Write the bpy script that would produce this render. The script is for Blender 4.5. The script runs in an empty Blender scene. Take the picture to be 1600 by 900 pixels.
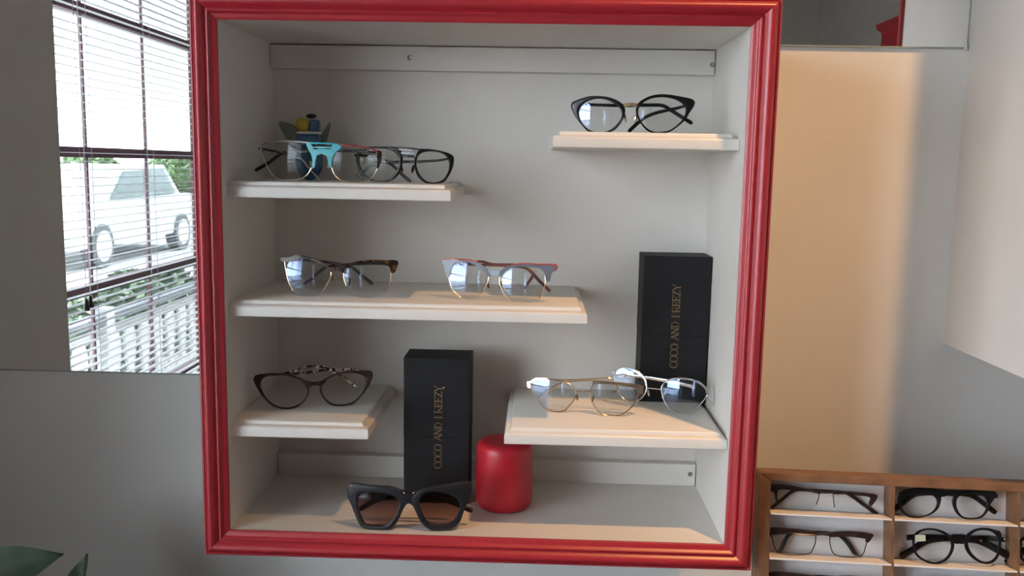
import bpy, math, random
import numpy as np
from mathutils import Matrix, Vector, Euler

sc = bpy.context.scene
col = sc.collection
R = math.radians

# ---------------------------------------------------------------- camera
cam = bpy.data.objects.new('camera', bpy.data.cameras.new('camera'))
col.objects.link(cam)
cam.data.sensor_width = 36
cam.data.lens = 31.506
cam.data.clip_start = 0.02
cam.matrix_world = (Matrix.Translation((0, 0, 1.5)) @ Matrix.Rotation(0.02777, 4, 'Z') @ Matrix.Rotation(-0.13577, 4, 'X')
                    @ Matrix.Rotation(-0.01817, 4, 'Y') @ Matrix.Rotation(math.pi / 2, 4, 'X'))
sc.camera = cam

# ---------------------------------------------------------------- sky, exposure
world = bpy.data.worlds.new('World')
sc.world = world
world.use_nodes = True
bg = world.node_tree.nodes['Background']
bg.inputs['Color'].default_value = (0.83, 0.915, 1.0, 1)
bg.inputs['Strength'].default_value = 23.0
sc.view_settings.view_transform = 'Standard'
sc.view_settings.look = 'None'
sc.view_settings.gamma = 1.0
sc.view_settings.use_curve_mapping = False
sc.view_settings.exposure = -0.42
sc.cycles.use_denoising = True
sc.cycles.max_bounces = 10
sc.cycles.diffuse_bounces = 6
sc.cycles.transparent_max_bounces = 24
sc.cycles.caustics_reflective = False
sc.cycles.caustics_refractive = False
sc.cycles.sample_clamp_indirect = 4.0

SPOT_POS = (0.82, 0.32, 3.60)
SPOT_AIM = (0.50, 1.37, 1.10)
SPOT_POWER = 275.0

# the sun stands over the far side of the building: it lights the street, none of it enters the windows
sun = bpy.data.objects.new('sun_offscreen', bpy.data.lights.new('sun_offscreen', 'SUN'))
col.objects.link(sun)
sun.data.energy = 75.0
sun.data.angle = R(0.6)
sun.rotation_euler = (R(6), R(20), 0)

# ---------------------------------------------------------------- materials
def mat(name, color, rough=0.5, metal=0.0, spec=0.5, noise=0.0, scale=20.0, bump=0.0, bscale=60.0, coat=0.0, color2=None):
    m = bpy.data.materials.new(name)
    m.use_nodes = True
    nt = m.node_tree
    b = nt.nodes['Principled BSDF']
    b.inputs['Base Color'].default_value = (*color, 1)
    b.inputs['Roughness'].default_value = rough
    b.inputs['Metallic'].default_value = metal
    b.inputs['Specular IOR Level'].default_value = spec
    b.inputs['Coat Weight'].default_value = coat
    b.inputs['Coat Roughness'].default_value = 0.1
    tc = nt.nodes.new('ShaderNodeTexCoord')
    if noise > 0 or color2:
        n = nt.nodes.new('ShaderNodeTexNoise')
        n.inputs['Scale'].default_value = scale
        n.inputs['Detail'].default_value = 4
        r = nt.nodes.new('ShaderNodeValToRGB')
        c2 = color2 or tuple(max(0, c * (1 - noise)) for c in color)
        c1 = color if color2 else tuple(min(1, c * (1 + noise)) for c in color)
        r.color_ramp.elements[0].color = (*c2, 1)
        r.color_ramp.elements[1].color = (*c1, 1)
        r.color_ramp.elements[0].position = 0.38
        r.color_ramp.elements[1].position = 0.62
        nt.links.new(tc.outputs['Object'], n.inputs['Vector'])
        nt.links.new(n.outputs['Fac'], r.inputs['Fac'])
        nt.links.new(r.outputs['Color'], b.inputs['Base Color'])
    if bump > 0:
        n2 = nt.nodes.new('ShaderNodeTexNoise')
        n2.inputs['Scale'].default_value = bscale
        n2.inputs['Detail'].default_value = 3
        bp = nt.nodes.new('ShaderNodeBump')
        bp.inputs['Strength'].default_value = bump
        bp.inputs['Distance'].default_value = 0.002
        nt.links.new(tc.outputs['Object'], n2.inputs['Vector'])
        nt.links.new(n2.outputs['Fac'], bp.inputs['Height'])
        nt.links.new(bp.outputs['Normal'], b.inputs['Normal'])
    return m

def glass_mat(name, tint, refl, refl_tint, blend=0.12, rough=0.0):
    m = bpy.data.materials.new(name)
    m.use_nodes = True
    nt = m.node_tree
    nt.nodes.clear()
    out = nt.nodes.new('ShaderNodeOutputMaterial')
    tr = nt.nodes.new('ShaderNodeBsdfTransparent')
    gl = nt.nodes.new('ShaderNodeBsdfGlossy')
    mx = nt.nodes.new('ShaderNodeMixShader')
    lw = nt.nodes.new('ShaderNodeLayerWeight')
    mr = nt.nodes.new('ShaderNodeMapRange')
    tr.inputs['Color'].default_value = (*tint, 1)
    gl.inputs['Color'].default_value = (*refl_tint, 1)
    gl.inputs['Roughness'].default_value = rough
    lw.inputs['Blend'].default_value = blend
    mr.inputs['To Min'].default_value = refl
    mr.inputs['To Max'].default_value = min(1, refl + 0.6)
    nt.links.new(lw.outputs['Fresnel'], mr.inputs['Value'])
    nt.links.new(mr.outputs['Result'], mx.inputs['Fac'])
    nt.links.new(tr.outputs[0], mx.inputs[1])
    nt.links.new(gl.outputs[0], mx.inputs[2])
    nt.links.new(mx.outputs[0], out.inputs['Surface'])
    return m

def gradient_lens():
    m = glass_mat('sunglass_lens', (0.3, 0.16, 0.13), 0.05, (0.9, 0.9, 1.0))
    nt = m.node_tree
    tc = nt.nodes.new('ShaderNodeTexCoord')
    sx = nt.nodes.new('ShaderNodeSeparateXYZ')
    rp = nt.nodes.new('ShaderNodeValToRGB')
    mr = nt.nodes.new('ShaderNodeMapRange')
    mr.inputs['From Min'].default_value = 0.0
    mr.inputs['From Max'].default_value = 0.05
    rp.color_ramp.elements[0].color = (0.80, 0.66, 0.62, 1)
    rp.color_ramp.elements[1].color = (0.26, 0.19, 0.21, 1)
    tr = [n for n in nt.nodes if n.bl_idname == 'ShaderNodeBsdfTransparent'][0]
    nt.links.new(tc.outputs['Object'], sx.inputs[0])
    nt.links.new(sx.outputs['Z'], mr.inputs['Value'])
    nt.links.new(mr.outputs['Result'], rp.inputs['Fac'])
    nt.links.new(rp.outputs['Color'], tr.inputs['Color'])
    return m

def speckle(name, cols, scale, rough=0.25):
    m = mat(name, cols[0], rough)
    nt = m.node_tree
    b = nt.nodes['Principled BSDF']
    tc = nt.nodes.new('ShaderNodeTexCoord')
    v = nt.nodes.new('ShaderNodeTexVoronoi')
    v.inputs['Scale'].default_value = scale
    sp = nt.nodes.new('ShaderNodeSeparateColor')
    r = nt.nodes.new('ShaderNodeValToRGB')
    r.color_ramp.interpolation = 'CONSTANT'
    r.color_ramp.elements[0].color = (*cols[0], 1)
    r.color_ramp.elements[1].color = (*cols[1], 1)
    r.color_ramp.elements[1].position = 1 / len(cols)
    for i in range(2, len(cols)):
        e = r.color_ramp.elements.new(i / len(cols))
        e.color = (*cols[i], 1)
    nt.links.new(tc.outputs['Object'], v.inputs['Vector'])
    nt.links.new(v.outputs['Color'], sp.inputs[0])
    nt.links.new(sp.outputs[0], r.inputs['Fac'])
    nt.links.new(r.outputs['Color'], b.inputs['Base Color'])
    return m

M = {}
M['wall'] = mat('wall_paint', (0.80, 0.795, 0.765), 0.7, noise=0.015, scale=6, bump=0.08, bscale=180)
M['ceiling'] = mat('ceiling_paint', (0.80, 0.79, 0.78), 0.8, noise=0.03, scale=4)
M['floor'] = mat('floor_wood', (0.30, 0.19, 0.11), 0.5, noise=0.25, scale=9)
M['white'] = mat('white_cabinet_paint', (0.74, 0.715, 0.675), 0.45, noise=0.015, scale=14, bump=0.06, bscale=240)
M['shelf'] = mat('white_shelf_gloss', (0.80, 0.78, 0.74), 0.28, noise=0.01, scale=14, bump=0.05, bscale=260, coat=0.15)
M['red'] = mat('red_gloss_paint', (0.34, 0.014, 0.024), 0.40, noise=0.04, scale=25, coat=0.3)
M['red'].node_tree.nodes['Principled BSDF'].inputs['Coat Roughness'].default_value = 0.28
M['red_wood'] = mat('red_matte_paint', (0.34, 0.014, 0.024), 0.5, noise=0.08, scale=12)
M['red_wax'] = mat('red_wax', (0.42, 0.012, 0.025), 0.38, noise=0.05, scale=30)
M['black_box'] = mat('black_paperboard', (0.012, 0.0125, 0.015), 0.6, spec=0.25, noise=0.1, scale=40, bump=0.05, bscale=400)
M['gold_ink'] = mat('dull_gold_foil', (0.30, 0.19, 0.10), 0.4, metal=0.4)
M['mirror'] = mat('silvered_mirror', (0.90, 0.92, 0.91), 0.0, metal=1.0)
M['mirror_edge'] = mat('mirror_glass_edge', (0.30, 0.36, 0.34), 0.3)
M['clip'] = mat('clear_plastic_clip', (0.9, 0.92, 0.92), 0.2)
M['steel'] = mat('steel_screw', (0.35, 0.34, 0.33), 0.4, metal=0.8)
M['blind'] = mat('blind_slat_vinyl', (0.70, 0.70, 0.71), 0.45, noise=0.02, scale=30)
M['cord'] = mat('blind_cord', (0.5, 0.5, 0.52), 0.8)
M['tassel'] = mat('dark_cord_tassel', (0.05, 0.035, 0.04), 0.5)
M['sash'] = mat('maroon_window_frame', (0.07, 0.025, 0.035), 0.5, noise=0.05, scale=12)
M['pane'] = glass_mat('window_glass', (0.98, 0.98, 0.98), 0.02, (0.95, 1, 1))
M['base_unit'] = mat('grey_base_unit', (0.30, 0.29, 0.28), 0.5, noise=0.03, scale=12)
M['white_trim'] = mat('white_trim_paint', (0.75, 0.75, 0.75), 0.4, noise=0.02, scale=20)
M['tray_wood'] = mat('brown_tray_wood', (0.185, 0.092, 0.045), 0.5, noise=0.2, scale=30)
M['tray_white'] = mat('white_tray_lining', (0.78, 0.77, 0.78), 0.5, noise=0.02, scale=30)
M['counter'] = mat('dark_counter', (0.09, 0.075, 0.06), 0.45, noise=0.05, scale=12)
M['leaf'] = mat('dark_leaf', (0.022, 0.055, 0.026), 0.45, noise=0.2, scale=40)
M['leaf_light'] = mat('light_leaf', (0.12, 0.30, 0.06), 0.35, noise=0.15, scale=40)
M['pot'] = mat('terracotta_pot', (0.35, 0.13, 0.07), 0.7, noise=0.1, scale=20)
M['soil'] = mat('potting_soil', (0.03, 0.02, 0.015), 0.9, noise=0.3, scale=120)
M['lamp_black'] = mat('black_lamp_metal', (0.03, 0.03, 0.03), 0.4)
# eyewear
M['lens'] = glass_mat('coated_lens', (0.965, 0.97, 0.955), 0.075, (0.52, 0.66, 1.0), blend=0.06)
M['lens_demo'] = glass_mat('demo_lens', (0.95, 0.955, 0.945), 0.012, (0.85, 0.9, 1.0), blend=0.04)
M['lens_sun'] = gradient_lens()
M['black'] = mat('black_acetate', (0.006, 0.006, 0.007), 0.28, spec=0.35)
M['black_matte'] = mat('matte_black_acetate', (0.012, 0.013, 0.017), 0.42, spec=0.4)
M['gold'] = mat('gold_metal', (0.85, 0.62, 0.34), 0.22, metal=1.0)
M['gold_soft'] = mat('pale_gold_metal', (0.86, 0.74, 0.56), 0.25, metal=1.0)
M['bronze'] = mat('bronze_wire', (0.36, 0.25, 0.16), 0.28, metal=1.0)
M['silver'] = mat('silver_metal', (0.82, 0.83, 0.84), 0.2, metal=1.0)
M['gunmetal'] = mat('gunmetal', (0.20, 0.20, 0.21), 0.35, metal=0.9)
M['turquoise'] = mat('turquoise_enamel', (0.06, 0.42, 0.48), 0.35, noise=0.08, scale=200)
M['clear_pl'] = mat('smoky_clear_bar', (0.42, 0.38, 0.34), 0.25)
M['red_acetate'] = mat('red_tortoise', (0.40, 0.06, 0.06), 0.3, color2=(0.06, 0.02, 0.015), scale=120)
M['tort'] = speckle('tortoise_acetate', [(0.03, 0.014, 0.008), (0.05, 0.02, 0.01), (0.10, 0.045, 0.015), (0.02, 0.01, 0.008)], 170)
M['tort_dark'] = speckle('dark_brown_acetate', [(0.028, 0.014, 0.012), (0.036, 0.018, 0.015), (0.05, 0.026, 0.02)], 140)
M['speck'] = speckle('speckled_acetate', [(0.02, 0.015, 0.015), (0.55, 0.50, 0.42), (0.03, 0.02, 0.02), (0.30, 0.24, 0.12), (0.015, 0.01, 0.01), (0.7, 0.68, 0.66)], 330)
M['brown'] = mat('brown_temple', (0.11, 0.028, 0.022), 0.3, noise=0.2, scale=90)
M['dark_temple'] = mat('dark_temple', (0.018, 0.013, 0.013), 0.35, noise=0.3, scale=120)
M['greyblue'] = mat('grey_blue_acetate', (0.13, 0.15, 0.20), 0.3, noise=0.15, scale=60)
M['skyblue'] = mat('pale_blue_metal', (0.30, 0.42, 0.50), 0.35)
M['orange_red'] = mat('orange_red_acetate', (0.42, 0.055, 0.025), 0.35)
M['pad'] = mat('silicone_nose_pad', (0.55, 0.52, 0.46), 0.25)
M['sticker'] = mat('pale_yellow_sticker', (0.66, 0.66, 0.44), 0.5)
M['fig_blue'] = mat('blue_glass_figure', (0.03, 0.11, 0.22), 0.15, noise=0.2, scale=60)
M['fig_yellow'] = mat('yellow_glass_figure', (0.50, 0.36, 0.05), 0.15, noise=0.1, scale=60)
M['fig_clear'] = glass_mat('green_tinted_glass', (0.55, 0.60, 0.55), 0.06, (0.9, 1, 0.95))
M['fig_dark'] = mat('dark_wire', (0.02, 0.02, 0.02), 0.4)
# outside
M['lawn'] = mat('dry_gravel', (0.50, 0.50, 0.48), 0.9, noise=0.2, scale=4)
M['asphalt'] = mat('pale_asphalt', (0.50, 0.50, 0.50), 0.9, noise=0.1, scale=6)
M['deck'] = mat('grey_deck', (0.16, 0.16, 0.17), 0.8, noise=0.1, scale=8)
M['rail_white'] = mat('white_rail_paint', (0.80, 0.80, 0.80), 0.5, noise=0.02, scale=12)
M['rail_grey'] = mat('grey_handrail', (0.055, 0.062, 0.075), 0.6, noise=0.05, scale=12)
M['car'] = mat('silver_car_paint', (0.60, 0.64, 0.66), 0.3, metal=0.2, coat=0.5)
M['car_glass'] = mat('dark_car_glass', (0.03, 0.05, 0.055), 0.1)
M['tyre'] = mat('tyre_rubber', (0.03, 0.035, 0.04), 0.8)
M['hub'] = mat('bright_hubcap', (0.75, 0.76, 0.77), 0.3)
M['tree'] = mat('tree_foliage', (0.10, 0.16, 0.07), 0.8, noise=0.3, scale=3)
M['hedge'] = mat('hedge_leaves', (0.050, 0.080, 0.045), 0.7, noise=0.4, scale=9)
M['bark'] = mat('tree_bark', (0.12, 0.09, 0.07), 0.9, noise=0.2, scale=10)

# ---------------------------------------------------------------- helpers
def link(o, parent=None):
    col.objects.link(o)
    if parent:
        o.parent = parent
    return o

def tag(o, label=None, cat=None, group=None, kind=None):
    if label: o['label'] = label
    if cat: o['category'] = cat
    if group: o['group'] = group
    if kind: o['kind'] = kind
    return o

def empty(name, loc=(0, 0, 0), rot=(0, 0, 0)):
    o = bpy.data.objects.new(name, None)
    o.empty_display_size = 0.02
    o.location = loc
    o.rotation_euler = rot
    return link(o)

class MB:
    """collects geometry for ONE mesh"""
    def __init__(s):
        s.v, s.f = [], []
    def add(s, vs, fs):
        n = len(s.v)
        s.v += [tuple(map(float, p)) for p in vs]
        s.f += [tuple(i + n for i in f) for f in fs]
        return s
    def box(s, a, b):
        (x0, y0, z0), (x1, y1, z1) = a, b
        x0, x1 = min(x0, x1), max(x0, x1); y0, y1 = min(y0, y1), max(y0, y1); z0, z1 = min(z0, z1), max(z0, z1)
        return s.add([(x0, y0, z0), (x1, y0, z0), (x1, y1, z0), (x0, y1, z0), (x0, y0, z1), (x1, y0, z1), (x1, y1, z1), (x0, y1, z1)],
                     [(0, 3, 2, 1), (4, 5, 6, 7), (0, 1, 5, 4), (1, 2, 6, 5), (2, 3, 7, 6), (3, 0, 4, 7)])
    def loops(s, loops, closed_ends=True, closed_v=True):
        """skin a list of equally long closed loops"""
        n = len(loops[0]); k = len(loops)
        vs = [p for l in loops for p in l]
        fs = []
        for i in range(k - 1):
            for j in range(n):
                a, b = i * n + j, i * n + (j + 1) % n
                fs.append((a, b, b + n, a + n))
        if closed_ends:
            fs.append(tuple(range(n - 1, -1, -1)))
            fs.append(tuple(range((k - 1) * n, k * n)))
        return s.add(vs, fs)
    def lathe(s, prof, n=40, c=(0, 0, 0)):
        return s.loops([[(c[0] + r * math.cos(2 * math.pi * i / n), c[1] + r * math.sin(2 * math.pi * i / n), c[2] + z) for i in range(n)] for r, z in prof])
    def tube(s, pts, r, n=6, closed=False):
        P = [Vector(p) for p in pts]
        L = []
        up = Vector((0.13, 0.97, 0.21))
        for i, p in enumerate(P):
            if closed:
                t = P[(i + 1) % len(P)] - P[i - 1]
            else:
                t = P[min(i + 1, len(P) - 1)] - P[max(i - 1, 0)]
            t.normalize()
            a = t.cross(up).normalized(); b = t.cross(a)
            rr = r[i] if isinstance(r, (list, tuple)) else r
            L.append([tuple(p + (a * math.cos(2 * math.pi * k / n) + b * math.sin(2 * math.pi * k / n)) * rr) for k in range(n)])
        if closed:
            L.append(L[0])
        return s.loops(L, closed_ends=not closed)
    def build(s, name, m, parent=None, smooth=False, loc=None, rot=None, bevel=0.0):
        me = bpy.data.meshes.new(name)
        me.from_pydata(s.v, [], s.f)
        me.materials.append(M[m] if isinstance(m, str) else m)
        import bmesh
        bm = bmesh.new(); bm.from_mesh(me)
        bmesh.ops.recalc_face_normals(bm, faces=bm.faces)
        if bevel > 0:
            bmesh.ops.bevel(bm, geom=[e for e in bm.edges if e.calc_face_angle(0) > 0.6], offset=bevel, segments=2, affect='EDGES', profile=0.6)
        bm.to_mesh(me); bm.free()
        if smooth:
            for p in me.polygons: p.use_smooth = True
            try:
                me.set_sharp_from_angle(angle=R(38))
            except Exception:
                pass
        o = bpy.data.objects.new(name, me)
        if loc: o.location = loc
        if rot: o.rotation_euler = rot
        return link(o, parent)

def struct(o, label=None):
    o['kind'] = 'structure'
    if label: o['label'] = label
    return o

def spline(pts, closed=False, sub=5):
    P = [np.array(p, float) for p in pts]; n = len(P); out = []
    rng = range(n) if closed else range(n - 1)
    for i in rng:
        if closed:
            a, b, c, d = P[i - 1], P[i], P[(i + 1) % n], P[(i + 2) % n]
        else:
            a, b, c, d = P[max(i - 1, 0)], P[i], P[i + 1], P[min(i + 2, n - 1)]
        for k in range(sub):
            t = k / sub
            out.append(0.5 * ((2 * b) + (c - a) * t + (2 * a - 5 * b + 4 * c - d) * t * t + (3 * b - a - 3 * c + d) * t ** 3))
    if not closed:
        out.append(P[-1])
    return out

# ================================================================ THE SETTING
WY = 1.373            # plane of the wall that carries the cabinet
LX = -1.15            # left wall (windows)
RX = 2.75
BY = -6.60
CZ = 3.75

struct(MB().box((LX - .15, BY - .1, -.1), (RX + .1, WY + .1, 0)).build('floor', 'floor'))
struct(MB().box((LX - .15, BY - .1, CZ), (RX + .1, WY + .1, CZ + .1)).build('ceiling', 'ceiling'))
struct(MB().box((LX - .15, WY, 0), (RX + .1, WY + .1, CZ)).build('wall_front', 'wall'))
struct(MB().box((RX, BY, 0), (RX + .1, WY, CZ)).build('wall_right', 'wall'))

def wall_with_holes(name, along, fixed0, fixed1, lo, hi, holes, m):
    """along 'y' (left wall) or 'x' (rear wall); holes = (a0, a1, z0, z1)"""
    mb = MB()
    cuts = sorted({lo, hi} | {h[0] for h in holes} | {h[1] for h in holes})
    for a, b in zip(cuts[:-1], cuts[1:]):
        h = [q for q in holes if q[0] <= a and q[1] >= b]
        spans = [(0, h[0][2]), (h[0][3], CZ)] if h else [(0, CZ)]
        for z0, z1 in spans:
            if along == 'y':
                mb.box((fixed0, a, z0), (fixed1, b, z1))
            else:
                mb.box((a, fixed0, z0), (b, fixed1, z1))
    return struct(mb.build(name, m))

WIN_Z0, WIN_Z1 = 0.60, 2.25
W1 = (-0.90, 0.60)
W2 = (-3.40, -2.40)
wall_with_holes('wall_left', 'y', LX - .15, LX, BY - .1, WY, [(W1[0], W1[1], WIN_Z0, WIN_Z1), (W2[0], W2[1], WIN_Z0, WIN_Z1)], 'wall')
struct(MB().box((LX, BY - .1, 0), (RX, BY, CZ)).build('wall_rear', 'wall'))

struct(MB().box((LX, WY - .015, 0), (RX, WY, .09)).build('baseboard_front', 'white_trim'))
struct(MB().box((LX, BY, 0), (LX + .015, WY - .015, .09)).build('baseboard_left', 'white_trim'))

SLAT_N = 74
SLAT_P = 0.0215

def slat_mesh(length):
    mb = MB()
    prof = [(-.0092, 0), (-.0046, .0010), (0, .0014), (.0046, .0010), (.0092, 0), (.0046, .0004), (0, .0008), (-.0046, .0004)]
    mb.loops([[(x, y, z) for x, z in prof] for y in (-length / 2, length / 2)])
    return mb

def make_window(num, label, loc, rotz, width):
    """local: x = into the room, y = along the wall, z up; origin at the foot of the wall opening's inner face"""
    t = empty('window_%d' % num, loc, (0, 0, rotz))
    struct(t, label)
    H0, H1 = WIN_Z0, WIN_Z1
    w = width / 2
    fx0, fx1 = -.13, -.07
    for (a, b) in (((fx0, -w, H0), (fx1, -w + .05, H1)), ((fx0, w - .05, H0), (fx1, w, H1)), ((fx0, -w + .05, H1 - .05), (fx1, w - .05, H1)), ((fx0, -w + .05, H0), (fx1, w - .05, H0 + .05))):
        MB().box(a, b).build('frame_bar', 'sash', t)
    ys = [y for y in MUNT_Y[num] if -w + .08 < y < w - .08]
    zs = [.755, 1.137, 1.515, 1.897]
    for y in ys:
        MB().box((-.104, y - .0042, H0 + .05), (-.096, y + .0042, H1 - .05)).build('muntin', 'sash', t)
    yy = [-w + .05] + ys + [w - .05]
    zz = [H0 + .05] + zs + [H1 - .05]
    for z in zs:
        MB().box((-.115, -w + .05, z - .014), (-.085, w - .05, z + .014)).build('muntin', 'sash', t)
    for a, b in zip(yy[:-1], yy[1:]):
        for c, d in zip(zz[:-1], zz[1:]):
            MB().box((-.102, a - .003, c - .003), (-.098, b + .003, d + .003)).build('pane', 'pane', t)
    MB().box((-.15, -w - .02, H0 - .025), (.03, w + .02, H0 + .002)).build('sill', 'white_trim', t)
    # daylight portal: marks the opening for the renderer, gives off no light of its own
    L = bpy.data.lights.new('window_left_offscreen', 'AREA')
    L.shape = 'RECTANGLE'; L.size = H1 - H0; L.size_y = width
    L.cycles.is_portal = True
    po = bpy.data.objects.new('window_left_offscreen', L)
    link(po, t)
    po.location = (-.14, 0, (H0 + H1) / 2)
    po.rotation_euler = (0, R(-90), 0)
    return t

# muntin positions along each opening (measured from its middle)
MUNT_Y = {1: [.281 + .15, -.102 + .15, -.485 + .15], 2: [.38, 0.0, -.38]}
make_window(1, 'maroon framed window with venetian blind nearest the display wall', (LX, (W1[0] + W1[1]) / 2, 0), 0, W1[1] - W1[0])
make_window(2, 'second maroon framed window further along the window wall', (LX, (W2[0] + W2[1]) / 2, 0), 0, W2[1] - W2[0])

def make_blind(label, loc, rotz, width):
    t = empty('venetian_blind', loc, (0, 0, rotz))
    tag(t, label, 'blind', 'white venetian blinds')
    L = width - .02
    MB().box((-.045, -L / 2, WIN_Z1 - .035), (-.012, L / 2, WIN_Z1 - .002)).build('headrail', 'white_trim', t)
    z = WIN_Z1 - .05
    first = None
    while z > WIN_Z0 + .05:
        if first is None:
            first = slat_mesh(L).build('slat', 'blind', t, smooth=True)
            first.location = (-.028, 0, z)
        else:
            o = first.copy(); link(o); o.parent = t; o.location = (-.028, 0, z)
        z -= SLAT_P
    MB().box((-.040, -L / 2, z - .006), (-.016, L / 2, z + .010)).build('bottom_rail', 'white_trim', t)
    for y in (.56, .18, -.28, -.62):
        m = MB()
        for x in (-.0378, -.0182):
            m.tube([(x, y, WIN_Z1 - .03), (x, y, z)], .0008, 5)
        m.build('ladder_cord', 'cord', t)
    for y, zb in ((.645, 1.13), (.625, 1.135)):
        c = MB().tube([(-.006, y, WIN_Z1 - .03), (-.006, y, zb)], .0007, 5).build('lift_cord', 'cord', t)
        MB().lathe([(.0008, .012), (.0035, .008), (.0075, -.014), (.007, -.020), (.0005, -.020)], 10, (-.006, y, zb)).build('tassel', 'tassel', c, smooth=True)
    return t

make_blind('white venetian blind over the window nearest the display wall', (LX, (W1[0] + W1[1]) / 2, 0), 0, W1[1] - W1[0])
make_blind('white venetian blind over the second window of the window wall', (LX, (W2[0] + W2[1]) / 2, 0), 0, W2[1] - W2[0])

# ---------------------------------------------------------------- wall mirrors
def mirror(label, x0, x1, z0, z1, clip=None):
    t = empty('wall_mirror', ((x0 + x1) / 2, WY, z0))
    tag(t, label, 'mirror', 'frameless wall mirrors')
    cx = (x0 + x1) / 2
    MB().box((x0 - cx, -.003, 0), (x1 - cx, -.0005, z1 - z0)).build('glass', 'mirror', t)
    MB().box((x0 - cx, -.0034, -.0022), (x1 - cx, 0, 0)).build('bottom_edge', 'mirror_edge', t)
    if clip:
        MB().box((clip - cx - .0015, -.006, -.004), (clip - cx + .0015, 0, .006)).build('clip', 'clip', t, bevel=.0004)
mirror('frameless wall mirror that reflects the window and blind', -1.148, -.430, 1.165, 2.35)
mirror('frameless wall mirror between the two red-framed cabinets', .300, .6225, 1.684, 2.35, clip=.6205)

# ---------------------------------------------------------------- display cabinet
XL, XR, ZT, ZB = -.3984, .2516, 1.6709, 1.0158
FY, RY, PY = 1.122, 1.335, 1.352      # front opening, rail face, back panel face
PROF = [(0, 0), (0, 6), (.04, 8), (.09, 8.5), (.115, 7.6), (.14, 9.2), (.20, 12.4), (.27, 14.2), (.34, 14.5), (.42, 13.4), (.50, 10.8), (.565, 7.6),
        (.60, 7.0), (.62, 8.4), (.66, 9.4), (.70, 9.4), (.745, 8.2), (.78, 6.0), (.82, 5.4), (.90, 4.6), (.96, 3.6), (1, 2.4), (1, 0)]

def red_frame(t, outer, inner):
    """four mitred mouldings; outer / inner = (x0, x1, z0, z1) in local x, z"""
    def corner(u, sx, sz):
        x = outer[sx] * (1 - u) + inner[sx] * u
        z = outer[2 + sz] * (1 - u) + inner[2 + sz] * u
        return x, z
    for c0, c1 in (((0, 0), (0, 1)), ((0, 1), (1, 1)), ((1, 1), (1, 0)), ((1, 0), (0, 0))):
        L = []
        for c in (c0, c1):
            L.append([(*[corner(u, *c)[0]], -h / 1000, corner(u, *c)[1]) for u, h in PROF])
        MB().loops(L).build('moulding', 'red', t, smooth=True)

def cabinet_shell(t, xl, xr, zb, zt, depth, th=.018):
    """local origin on the front opening plane (y = 0 is the opening, +y towards the wall)"""
    MB().box((xl - th, 0, zb - th), (xl, depth, zt + th)).build('side_panel', 'white', t)
    MB().box((xr, 0, zb - th), (xr + th, depth, zt + th)).build('side_panel', 'white', t)
    MB().box((xl, 0, zt), (xr, depth, zt + th)).build('top_panel', 'white', t)
    MB().box((xl, 0, zb - th), (xr, depth, zb)).build('bottom_panel', 'white', t)

cab = empty('display_cabinet', ((XL + XR) / 2, FY, ZB))
tag(cab, 'white open display cabinet with red moulded frame holding eyeglasses on shelves', 'cabinet')
cx = (XL + XR) / 2
cabinet_shell(cab, XL - cx, XR - cx, 0, ZT - ZB, WY - FY)
MB().box((XL - cx, PY - FY, 0), (XR - cx, WY - FY - .003, ZT - ZB)).build('back_panel', 'white', cab)
red_frame(cab, (-.4315 - cx, .2865 - cx, .983 - ZB, 1.704 - ZB), (XL - cx, XR - cx, 0, ZT - ZB))

def screw(parent, x, z):
    m = MB().lathe([(.0005, -.001), (.0040, -.001), (.0034, .0010), (.0012, .0007), (.0004, .0002)], 14)
    o = m.build('screw', 'steel', parent, smooth=True)
    o.location = (x - cx, RY - FY, z - ZB); o.rotation_euler = (R(90), 0, 0)

def rail(z0, z1, x0, x1):
    return MB().box((x0 - cx, RY - FY, z0 - ZB), (x1 - cx, PY - FY, z1 - ZB)).build('rail', 'white', cab, bevel=.0008)
r1 = rail(1.6352, ZT - .0016, XL + .001, XR - .0015)
screw(r1, -.1924, 1.6531); screw(r1, .2470, 1.6496)
r2 = rail(ZB, 1.0500, XL + .001, XR - .0015)
screw(r2, .2422, 1.0345)

# shelf: stacked outlines with a moulded edge on front and open ends
SH = [(.0008, 0), (0, .0010), (0, .0118), (.0006, .0132), (.0022, .0144), (.0052, .0152), (.0078, .0158), (.0080, .0180), (.0086, .0196), (.0100, .0205)]

def shelf(x0, x1, yf, zb, open_l, open_r, label):
    L = []
    for ins, z in SH:
        a = x0 + (ins if open_l else 0); b = x1 - (ins if open_r else 0)
        L.append([(a, yf + ins, z), (b, yf + ins, z), (b, PY, z), (a, PY, z)])
    o = MB().loops([[(x - cx, y - FY, z + zb - ZB) for x, y, z in l] for l in L]).build('shelf', 'shelf', cab, smooth=True)
    o['label'] = label
shelf(XL, -.112, 1.140, 1.4535, False, True, 'upper white shelf holding two pairs and a figurine')
shelf(.0165, .2508, 1.150, 1.5240, True, True, 'short highest white shelf under black cat-eye glasses')
shelf(XL, .0655, 1.135, 1.3000, False, True, 'long middle white shelf with two browline pairs')
shelf(XL, -.2175, 1.135, 1.1390, False, True, 'short low white shelf under dark cat-eye glasses')
shelf(-.038, .2505, 1.130, 1.1400, True, True, 'low white shelf with black box and wire glasses')
S1, S2, S3, S4L, S4R, FL = 1.4740, 1.5445, 1.3205, 1.1595, 1.1605, ZB

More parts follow.
